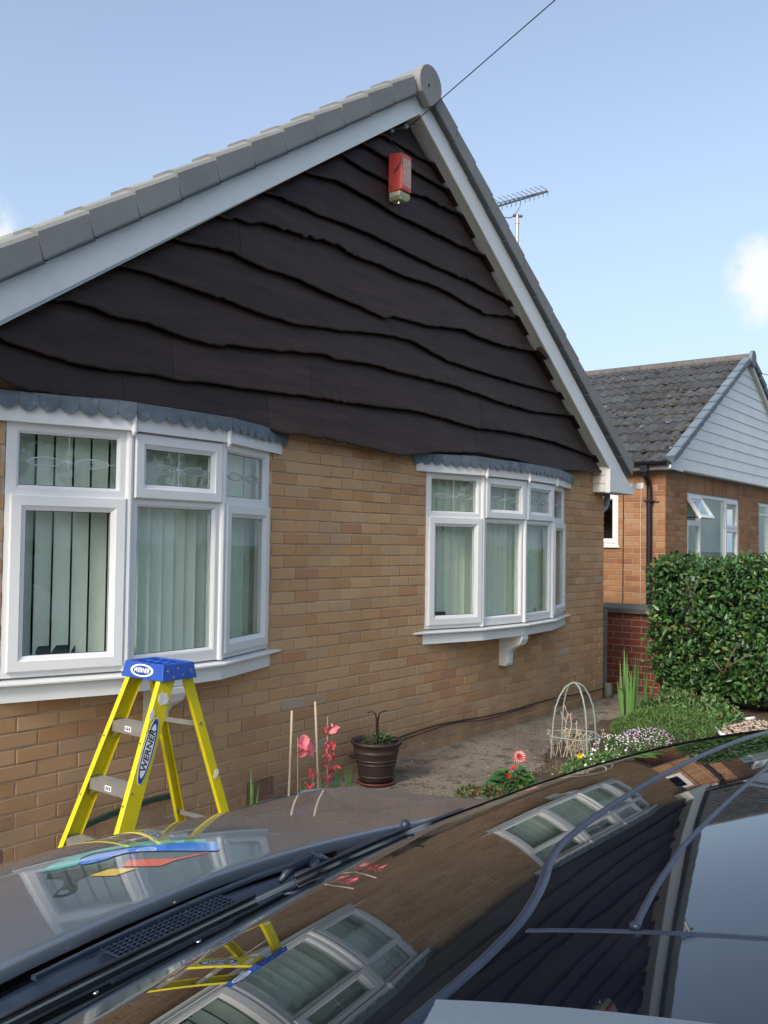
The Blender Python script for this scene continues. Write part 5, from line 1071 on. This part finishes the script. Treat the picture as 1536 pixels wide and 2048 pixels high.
for P in ([(4.50, -1.30, .25), (4.46, -1.36, .40), (4.52, -1.42, .55)], [(4.47, -1.33, .32), (4.45, -1.48, .42), (4.47, -1.56, .48)], [(4.50, -1.30, .25), (4.44, -1.22, .38)]): b.tube(P, [.009, .007, .004], 6)
b.build('branches', M['twig'], hg, True, kind='stuff')
# ---------------------------------------------------------------- the parked car in the foreground (nose towards the bungalow)
car = empty('parked_car', (CAM.x+1.5, CAM.y+.6, -.335), 'dark glossy parked car with its bonnet and windscreen mirroring the bungalow', 'car')
CWC = {(0, 0): -0.4202, (1, 0): 0.28937, (2, 0): -0.11932, (0, 1): -0.15393, (0, 2): 0.06557, (0, 3): -0.3931, (1, 1): -0.07379, (1, 2): -0.01205, (2, 1): 0.06015, (3, 0): 0.00175, (0, 4): 0.26036, (2, 2): 0.00541, (1, 3): -0.04111, (4, 0): -0.00036, (0, 5): -0.0487, (1, 4): 0.01319, (2, 3): -0.00047}
CBC = {(0, 0): -1.50313, (1, 0): 0.39115, (2, 0): -0.16332, (0, 1): 1.24894, (0, 2): -1.36341, (0, 3): 0.63453, (1, 1): 0.34195, (1, 2): -0.1083, (2, 1): -0.22162, (3, 0): 0.05302, (2, 2): 0.06505, (0, 4): -0.11036}
def poly(c, x, y): return sum(v*x**i*y**j for (i, j), v in c.items())
def HW(x, y):
    if y >= .2: return poly(CWC, x, y)
    h0 = poly(CWC, x, .2); g = (poly(CWC, x, .21)-h0)/.01; s = y-.2
    return h0+g*.4*(exp(s/.4)-1)-.030*s*s
def HB(x, y): return poly(CBC, x, y)
def interp(P, x):
    if x <= P[0][0]: return P[0][1]
    for (a, b_), (c, d) in zip(P, P[1:]):
        if x <= c: t = (x-a)/(c-a); t2 = t; return b_+(d-b_)*t2
    return P[-1][1]
HEAD = [(.57, .43), (.628, .425), (.698, .421), (.777, .426), (.834, .440), (.891, .459), (.941, .481), (1.015, .503), (1.148, .513), (1.312, .516), (1.615, .512), (2.05, .505)]
def head(x): return (interp(HEAD, x-.02)+interp(HEAD, x)+interp(HEAD, x+.02))/3
STR2 = [(.75, .305), (.772, .312), (.853, .326), (.98, .342), (1.133, .348), (1.35, .356), (2.05, .36)]
def str2(x): return interp(STR2, x)
def base(x): return 1.385-.04*max(0, (x-1.6)/.4)**2
def c3(x, y, z): return (CAM.x+x, CAM.y+y, CAM.z+z)
XF = 2.0
def patch(name, m, xs, ya, yb, ny, H, dz=0):
    b = MB(); b.grid([[c3(x, ya(x)+(yb(x)-ya(x))*j/ny, H(x, ya(x)+(yb(x)-ya(x))*j/ny)+dz) for j in range(ny+1)] for x in xs]); return b.build(name, m, car, True)
patch('windscreen', M['carglass'], rng(.565, XF, .02), head, base, 48, HW)
patch('roof_front', M['gloss'], rng(.765, XF, .02), str2, head, 14, HW)
patch('sunroof', M['gloss'], rng(.765, XF, .02), lambda x: -.9, str2, 60, HW)
patch('roof_side', M['gloss'], rng(.635, .765, .0185), lambda x: -.9, head, 70, HW)
patch('roof_rear', M['gloss'], rng(.635, XF, .05), lambda x: -1.3, lambda x: -.9, 8, HW)
def ribbon(b, path, w, h):                       # low rounded strip lying on the surface
    P = [Vector(q) for q in path]; V = []
    for i, q in enumerate(P):
        t = (P[min(i+1, len(P)-1)]-P[max(i-1, 0)]).normalized(); s = t.cross(Vector((0, 0, 1))).normalized()
        for a in (180, 150, 115, 90, 65, 30, 0): V.append(q+s*w*cos(radians(a))+Vector((0, 0, h*sin(radians(a))-.001)))
    b.add(V, [(i*7+k, i*7+k+1, i*7+8+k, i*7+7+k) for i in range(len(P)-1) for k in range(6)])
b = MB(); xs = rng(.56, XF+.02, .015); ribbon(b, [c3(x, head(x), HW(x, head(x))) for x in xs], .0068, .0040); b.build('header_seal', M['rubber'], car, True)
b = MB(); ribbon(b, [c3(x, str2(x), HW(x, str2(x))) for x in rng(.765, XF, .03)], .0046, .0026); b.build('sunroof_seal', M['rubber'], car, True)
b = MB(); ribbon(b, [c3(.765, y, HW(.765, y)) for y in rng(-1.2, .412, .04)], .0046, .0022); b.obox(c3(.768, .310, HW(.768, .310)+.003), (1,0,0), (0,1,0), (0,0,1), .007, .009, .005); b.build('roof_channel_trim', M['rubber'], car, True)
# rounded roof rails and pillars on both sides
def railstrip(name, xe, sgn, y0, y1, m, drop=.10, wdt=.075):
    b = MB(); rows = []
    for y in rng(y0, y1, .04):
        z = HW(xe, y); rows.append([c3(xe+sgn*wdt*sin(a), y, z-drop*(1-cos(a))+(.003 if a == 0 else 0)) for a in [radians(q) for q in (0, 12, 25, 40, 55, 70, 85)]])
    b.grid(rows); return b.build(name, m, car, True)
railstrip('roof_rail', .635, -1, -1.3, .43, M['paint']); railstrip('roof_rail', XF, 1, -1.3, .51, M['paint'])
railstrip('windscreen_pillar', .565, -1, .43, 1.39, M['paint'], .06, .05); railstrip('windscreen_pillar', XF, 1, .51, 1.36, M['paint'], .06, .05)
# bonnet
def yr(x): return interp([(.6, 1.57), (.92, 1.548), (1.07, 1.535), (1.26, 1.528), (1.43, 1.534), (1.63, 1.532), (2.03, 1.53), (2.4, 1.505), (2.7, 1.475)], x)
b = MB(); xs = rng(.62, 2.72, .03); fr_ = lambda x: 2.52-.25*abs((x-1.6)/1.1)**3
rows = [[c3(x, yr(x)-.002, HB(x, yr(x))-.030), c3(x, yr(x)-.004, HB(x, yr(x))-.006), c3(x, yr(x)+.001, HB(x, yr(x))-.001)]+[c3(x, yr(x)+.006+(fr_(x)-yr(x))*j/44, HB(x, yr(x)+.006+(fr_(x)-yr(x))*j/44)) for j in range(45)] for x in xs]
b.grid(rows); b.build('bonnet', M['paint'], car, True)
def decal(name, pts, m, dz):
    import mathutils
    from mathutils.geometry import tessellate_polygon
    # dense triangulation: sample a fine grid inside the polygon so that it hugs the curved bonnet
    bm = bmesh.new(); vs = [bm.verts.new((x, y, 0)) for x, y in pts]; es = [bm.edges.new((vs[i], vs[(i+1) % len(vs)])) for i in range(len(vs))]
    bmesh.ops.triangle_fill(bm, use_beauty=True, edges=es)
    for _ in range(3): bmesh.ops.subdivide_edges(bm, edges=[e for e in bm.edges if e.calc_length() > .02], cuts=1, use_grid_fill=False)
    bmesh.ops.triangulate(bm, faces=bm.faces)
    bm.normal_update()
    for v in bm.verts: v.co = Vector(c3(v.co.x, v.co.y, HB(v.co.x, v.co.y)+dz))
    me = bpy.data.meshes.new(name); bm.to_mesh(me); bm.free(); me.materials.append(m); me.polygons.foreach_set('use_smooth', [True]*len(me.polygons))
    o = bpy.data.objects.new(name, me); C.link(o); o.parent = car; o.matrix_parent_inverse = PI_(car); return o
for nm, key, mm, dz in (('black_decal', 'hook', 'vblk', .0008), ('decal_opening', 'hole', 'paint', .0014), ('teal_decal', 'teal', 'teal', .0012), ('blue_decal', 'blue', 'vblue', .0018), ('orange_decal', 'orange', 'orange', .0012), ('yellow_decal', 'yellow', 'vyel', .0012)):
    decal(nm, DECAL[key], M[mm], dz)
# scuttle, grilles, bolts, wipers
b = MB(); rows = []
for x in rng(.55, 2.25, .03):
    yb = base(min(x, XF)); zb_ = HW(min(x, XF), yb)
    y2 = yr(x)+.03; z2 = HB(x, yr(x))-.035; wob = .003*noise.noise((x*9, 0, 0))
    rows.append([c3(x, yb-.02, zb_-.012), c3(x, yb+.005, zb_-.016), c3(x, yb+.03, zb_-.034+wob), c3(x, yb+.075*(y2-yb)/.18, zb_-.036), c3(x, yb+(y2-yb)*.55, (zb_+z2)/2-.036+wob), c3(x, yb+(y2-yb)*.62, (zb_+z2)/2-.022), c3(x, y2-.045, z2-.012), c3(x, y2-.03, z2-.03), c3(x, y2, z2-.03)])
b.grid(rows); b.build('scuttle_panel', M['scuttle'], car, True)
def sz(x, y): 
    yb = base(min(x, XF)); return HW(min(x, XF), yb)-.030
for (x0, x1, y0, y1, nx, ny) in ((1.10, 1.40, 1.440, 1.500, 22, 5), (1.20, 1.38, 1.395, 1.420, 16, 2), (1.46, 1.62, 1.395, 1.420, 14, 2)):
    b = MB(); b.mi = 1; b.grid([[c3(x0+(x1-x0)*i/6, y0+(y1-y0)*j/2, sz(x0+(x1-x0)*i/6, y0)+.008) for j in range(3)] for i in range(7)]); b.mi = 0
    for i in range(nx+1): x = x0+(x1-x0)*i/nx; b.tube([c3(x, y0, sz(x, y0)+.011), c3(x, y1, sz(x, y0)+.011)], .0022, 4)
    for j in range(ny+1): y = y0+(y1-y0)*j/ny; b.tube([c3(x0, y, sz(x0, y0)+.012), c3((x0+x1)/2, y, sz((x0+x1)/2, y0)+.012), c3(x1, y, sz(x1, y0)+.012)], .0024, 4)
    b.build('air_intake_grille', [M['scuttle'], M['void']], car)
for x, y in ((1.067, 1.505), (1.319, 1.510), (1.849, 1.478)):
    b = MB(); z = HB(x, yr(x))-.034; b.lathe([(0, .005), (.004, .005), (.005, .002), (.006, 0)], c3(x, y, z), 8); b.build('screw', M['rivet'], car)
def wiper(arm, blade_, piv):
    w = empty('wiper', c3(piv[0], piv[1], -.73)); w.parent = car; w.matrix_parent_inverse = PI_(car)
    b = MB(); pts = [c3(x, y, z) for x, y, z in arm]; V = []
    for i, p in enumerate(pts):
        p = Vector(p); t = (Vector(pts[min(i+1, len(pts)-1)])-Vector(pts[max(i-1, 0)])).normalized(); s = t.cross(Vector((0,0,1))).normalized(); wd = .010-.005*i/(len(pts)-1); h = .007
        V += [p-s*wd, p-s*wd*.8+Vector((0,0,h)), p+s*wd*.8+Vector((0,0,h)), p+s*wd]
    b.add(V, [(i*4+k, i*4+(k+1) % 4, i*4+4+(k+1) % 4, i*4+4+k) for i in range(len(pts)-1) for k in range(4)]+[(0,1,2,3), (len(V)-1, len(V)-2, len(V)-3, len(V)-4)]); b.build('arm', M['scuttle'], w, bevel=.001)
    b = MB(); b.tube([c3(x, y, HW(x, y)+.006) for x, y in blade_], .0026, 6); b.tube([c3(x, y, HW(x, y)+.013) for x, y in blade_], .0042, 6); b.build('blade', M['black_p'], w, True)
    b = MB(); b.lathe([(0, .020), (.009, .019), (.013, .012), (.014, 0)], c3(piv[0], piv[1], -.735), 12); b.build('pivot_cap', M['scuttle'], w, True)
wiper([(1.58, 1.395, -.705), (1.50, 1.390, -.708), (1.416, 1.405, -.712), (1.30, 1.408, -.715), (1.144, 1.400, -.716), (1.0, 1.385, -.716), (.87, 1.36, -.712)], [(1.38, 1.372), (1.11, 1.365), (.925, 1.362), (.72, 1.36)], (1.59, 1.395))
wiper([(1.96, 1.40, -.735), (1.90, 1.40, -.730), (1.80, 1.395, -.728), (1.72, 1.39, -.728), (1.66, 1.385, -.730)], [(1.90, 1.365), (1.80, 1.368), (1.66, 1.37), (1.50, 1.372)], (1.96, 1.41))
b = MB(); hp_ = [c3(1.50, 1.415, -.745), c3(1.54, 1.42, -.727), c3(1.59, 1.42, -.722), c3(1.63, 1.41, -.73), c3(1.655, 1.40, -.742)]; b.tube(hp_, [.006, .013, .015, .013, .007], 10); b.build('linkage_cover', M['scuttle'], car, True)
b = MB(); xs = rng(.57, XF-.02, .03); b.tube([c3(x, base(x)+.004, HW(x, base(x))-.002) for x in xs], .0048, 6); b.build('windscreen_gasket', mat('grey_edge_trim', (.12,.15,.16), rough=.4), car, True)
# body sides, doors, glass, wheels
ZB_ = -1.60
def side(sgn):
    xo = .46 if sgn < 0 else 2.72; xr_ = .57 if sgn < 0 else XF+.075
    b = MB()
    # lower flank from front to rear with wheel arches
    ys = rng(-2.1, 2.45, .05); rows = []
    for y in ys:
        zt_ = -.80 if y < 1.2 else min(-.80, HB(.62 if sgn < 0 else 2.72, max(y, 1.55))-.004) if y > 1.55 else -.80-.0*(y-1.2)
        t = max(0, (y-2.0)/.45); t2 = max(0, (-1.6-y)/.5); xo_ = xo-sgn*(-1)*0+(-sgn)*(.12*t*t+.10*t2*t2)
        arch = ZB_
        for yc in (1.75, -1.25):
            if abs(y-yc) < .36: arch = max(arch, -1.48+sqrt(.36**2-(y-yc)**2))
        xt = (.62 if sgn < 0 else 2.72) if y > 1.5 else xo_+(-sgn)*.05
        rows.append([c3(xt, y, zt_), c3(xo_+(-sgn)*.02, y, zt_-.04), c3(xo_, y, -1.05 if arch < -1.1 else max(-1.05, arch)), c3(xo_+(-sgn)*.01, y, min(-1.06, -1.25) if arch < -1.25 else arch), c3(xo_+(-sgn)*.05, y, arch)])
    b.grid(rows); b.build('flank', M['paint'], car, True)
    b = MB(); g = [[c3(xo+(-sgn)*.06, y, -.80), c3(xr_, max(-1.25, min(y, 1.16*1.0-.3)) if False else min(y, .62+ (1.15-.62)*0+.0 if y > .62 else y), HW(.635 if sgn < 0 else XF, min(y, .6))-.105)] for y in rng(-1.25, 1.15, .06)]; b.grid(g); b.build('side_window', M['carglass'], car, True)
    b = MB(); b.grid([[c3(xo+(-sgn)*.02, y, -.795), c3(xo+(-sgn)*.07, y, -.785)] for y in rng(-1.3, 1.3, .1)]); b.build('waist_trim', M['black_p'], car)
    m_ = empty('door_mirror', c3(xo, .95, -.74)); m_.parent = car; m_.matrix_parent_inverse = PI_(car)
    if sgn > 0:
        b = MB(); b.obox(c3(xo+.12, .92, -.80), (1,0,0), (0,1,0), (0,0,1), .20, .09, .12); b.build('mirror_housing', M['paint'], m_, bevel=.03); b = MB(); b.obox(c3(xo+.12, .873, -.80), (1,0,0), (0,1,0), (0,0,1), .16, .004, .09); b.build('mirror_glass', M['carglass'], m_)
    for y in (.10, -.98): b = MB(); b.obox(c3(xo+sgn*.018, y, -.92), (0,1,0), (1,0,0), (0,0,1), .17, .03, .025); b.build('door_handle', M['paint'], car, bevel=.008)
    for yc in (1.75, -1.25):
        w = empty('wheel', c3(xo+(-sgn)*.12, yc, -1.46)); w.parent = car; w.matrix_parent_inverse = PI_(car); c = Vector(c3(xo+(-sgn)*.13, yc, -1.463))
        pr = [(-.10, .20), (-.10, .29), (-.085, .315), (.085, .315), (.10, .29), (.10, .20)]; n = 28; V = [c+Vector((u, r*cos(2*pi*k/n), r*sin(2*pi*k/n))) for u, r in pr for k in range(n)]
        b = MB(); b.add(V, [(i*n+k, i*n+(k+1) % n, (i+1)*n+(k+1) % n, (i+1)*n+k) for i in range(5) for k in range(n)]); b.build('tyre', M['tyre'], w, True)
        b = MB(); pr = [(sgn*.085, .205), (sgn*.06, .19), (sgn*.05, .06), (sgn*.075, .04), (sgn*.075, .001)]; V = [c+Vector((u, r*cos(2*pi*k/n), r*sin(2*pi*k/n))) for u, r in pr for k in range(n)]; b.add(V, [(i*n+k, i*n+(k+1) % n, (i+1)*n+(k+1) % n, (i+1)*n+k) for i in range(4) for k in range(n)])
        for k in range(5): a = 2*pi*k/5; b.obox(c+Vector((sgn*.078, .12*cos(a), .12*sin(a))), (0, cos(a), sin(a)), (1,0,0), (0,-sin(a), cos(a)), .15, .02, .045)
        b.build('rim', M['alu'], w, True)
side(-1); side(1)
b = MB(); rows = []
for x in rng(.62, 2.72, .07):
    y = fr_(x); z = HB(x, y); rows.append([c3(x, y+.006, z), c3(x, y+.05, z-.08), c3(x, y+.10, z-.22), c3(x, y+.12, z-.42), c3(x, y+.06, ZB_)])
b.grid(rows); b.build('front_bumper', M['paint'], car, True)
for x in (.95, 2.40):
    b = MB(); y = fr_(x); b.obox(c3(x, y+.065, HB(x, y)-.14), (1,0,0), (0,1,0), (0,0,1), .36, .10, .13); b.build('headlight', mat('lamp_glass', (.5,.52,.54), rough=.08, spec=.8) if 'lamp_glass' not in bpy.data.materials else bpy.data.materials['lamp_glass'], car, bevel=.03)
b = MB(); b.obox(c3(1.66, fr_(1.66)+.115, HB(1.66, fr_(1.66))-.30), (1,0,0), (0,1,0), (0,0,1), .9, .03, .12); b.build('front_grille', M['black_p'], car)
b = MB(); b.grid([[c3(max(.64, min(x, XF)), -1.3, HW(max(.64, min(x, XF)), -1.3)), c3(.56+(x-.795)*1.76 if False else x, -1.75, -.80), c3(x, -2.12, -.86), c3(x, -2.14, ZB_)] for x in rng(.62, 2.6, .1)]); b.build('tailgate', M['paint'], car, True)
b = MB(); b.box(CAM.x+.60, CAM.x+2.6, CAM.y-2.05, CAM.y+2.4, CAM.z-1.62, CAM.z-1.55); b.build('underbody', M['void'], car)
b = MB(); b.box(CAM.x+.75, CAM.x+2.5, CAM.y-1.1, CAM.y+1.12, CAM.z-1.0, CAM.z-.86); b.build('dashboard', M['void'], car)
# ---------------------------------------------------------------- the other side of the road (seen only as reflections)
b = MB(); b.box(-80, 80, -14.2, -8.2, -.42, -.38); r_ = b.build('road', M['tarmac'], None, kind='structure')
b = MB(); b.box(-80, 80, -8.2, -8.05, -.42, -.30); b.box(-80, 80, -14.35, -14.2, -.42, -.30); b.build('kerb', M['coping'], None, kind='structure')
def opp(x0, lab):
    h = empty('opposite_bungalow', (x0, -25, -.3), lab, 'house'); b = MB(); b.box(x0-4.2, x0+4.2, -33, -25, -.4, 2.2); b.prism([(x0-4.2, -25.01, 2.2), (x0+4.2, -25.01, 2.2), (x0, -25.01, 4.8)], (0, .3, 0)); b.build('wall', M['brick_i'] if False else mat('far_brick', (.30,.17,.10), rough=.9) if 'far_brick' not in bpy.data.materials else bpy.data.materials['far_brick'], h)
    b = MB()
    for s in (-1, 1): b.prism([(x0, -24.6, 4.95), (x0+s*4.6, -24.6, 1.98), (x0+s*4.6, -24.6, 1.90), (x0, -24.6, 4.82)], (0, -9, 0))
    b.build('roof', M['tile'], h)
    for wx in (-2.2, 2.0):
        w_ = MB(); w_.box(x0+wx-.9, x0+wx+.9, -24.99, -24.93, .75, 2.0); w_.build('window_frame', M['upvc'], h); w_ = MB(); w_.box(x0+wx-.82, x0+wx-.04, -24.93, -24.92, .83, 1.92); w_.box(x0+wx+.04, x0+wx+.82, -24.93, -24.92, .83, 1.92); w_.build('pane', M['carglass'], h)
opp(-12, 'brown bungalow across the road, left of the pair'); opp(1.5, 'brown bungalow across the road, right of the pair'); opp(-25, 'brown bungalow far along the road across the way')
def simple_car(cx, cy, lab, m, rz=0):
    c = empty('street_car', (cx, cy, -.38), lab, 'car'); b = MB()
    pr = [(-2.1, .25), (-2.15, .75), (-1.2, .92), (1.35, .95), (2.05, .85), (2.12, .25)]; b.prism([(cx+u, cy-.85, v-.38) for u, v in pr], (0, 1.7, 0)); b.build('body', m, c, bevel=.08)
    b = MB(); pr = [(-1.25, .92), (-.45, 1.42), (.95, 1.44), (1.6, .93)]; b.prism([(cx+u, cy-.72, v-.38) for u, v in pr], (0, 1.44, 0)); b.build('cabin', M['carglass'], c, bevel=.06)
    b = MB(); b.box(cx-.5, cx+.98, cy-.70, cy+.70, 1.045, 1.075); b.build('roof', m, c, bevel=.02)
    for u in (-1.35, 1.3):
        for v in (-.8, .8): b = MB(); b.tube([(cx+u, cy+v-.1, -.07), (cx+u, cy+v+.1, -.07)], .31, 18); b.build('wheel', M['tyre'], c)
simple_car(-7.6, -9.4, 'white car parked at the kerb across from the bungalow', M['upvc']); simple_car(3.8, -13.2, 'silver car parked on the far side of the road', M['alu'])
b = MB(); random.seed(61)
for i in range(1800):
    x = random.uniform(-32, 22); 
    if abs(x+12) < 3 or abs(x-1.5) < 2.5: continue
    leafp(b, (x, -15.6+random.uniform(-.5, .5), -.3+random.random()**.7*1.6), rv3(), rv3(), .35, .28)
tag(b.build('street_hedge', M['leaf'], None, True), 'green garden hedge across the road', 'hedge', kind='stuff')
def tree(x, y, h, lab, seed):
    random.seed(seed); t = empty('street_tree', (x, y, -.3), lab, 'tree'); b = MB(); b.tube([(x, y, -.4), (x+.1, y, h*.4), (x, y+.1, h*.75)], [.22, .16, .06], 8)
    for k in range(6): a = k*1.05; b.tube([(x+.05, y, h*(.3+.06*k)), (x+1.1*cos(a), y+1.1*sin(a), h*(.5+.06*k))], [.07, .02], 5)
    b.build('trunk', M['twig'], t, True); b = MB()
    for k in range(1500): c = rv3()*random.random()**.4; c = Vector((c.x*h*.30, c.y*h*.30, c.z*h*.33)); c *= 1+.3*noise.noise(c*1.3); leafp(b, Vector((x, y, h*.68))+c, rv3(), rv3(), .30, .22)
    b.build('crown', M['leaf'], t, True, kind='stuff')
tree(-6.2, -17.5, 6.0, 'leafy tree across the road between the two bungalows', 71); tree(8.5, -16.8, 5.0, 'smaller leafy tree across the road on the right', 72); tree(9.5, -12.5, 8.0, 'added big leafy tree by the near kerb, darkens the window reflections', 74); tree(14.5, -9.0, 8.5, 'added big leafy tree further right, darkens the window reflections', 75); tree(1.5, -16.2, 7.5, 'added tall leafy tree before the right bungalow, hides bright sky from the panes', 76); tree(-2.5, -16.5, 7.2, 'added tall leafy tree left of the right bungalow, hides bright sky from the panes', 77)  # the four tallest here are added to block sky mirrored in the windows
tree(-19, -17, 7, 'tall leafy tree across the road far to the left', 73)
b = MB(); random.seed(63)
for i in range(5000): leafp(b, (random.uniform(5.3, 6.6) , random.uniform(-7.6, -3.4), -.3+random.random()**.6*1.5), rv3(), rv3(), .09, .06)
tag(b.build('front_hedge', M['leaf'], None, True), 'leafy front hedge further along the boundary towards the road', 'hedge', kind='stuff')
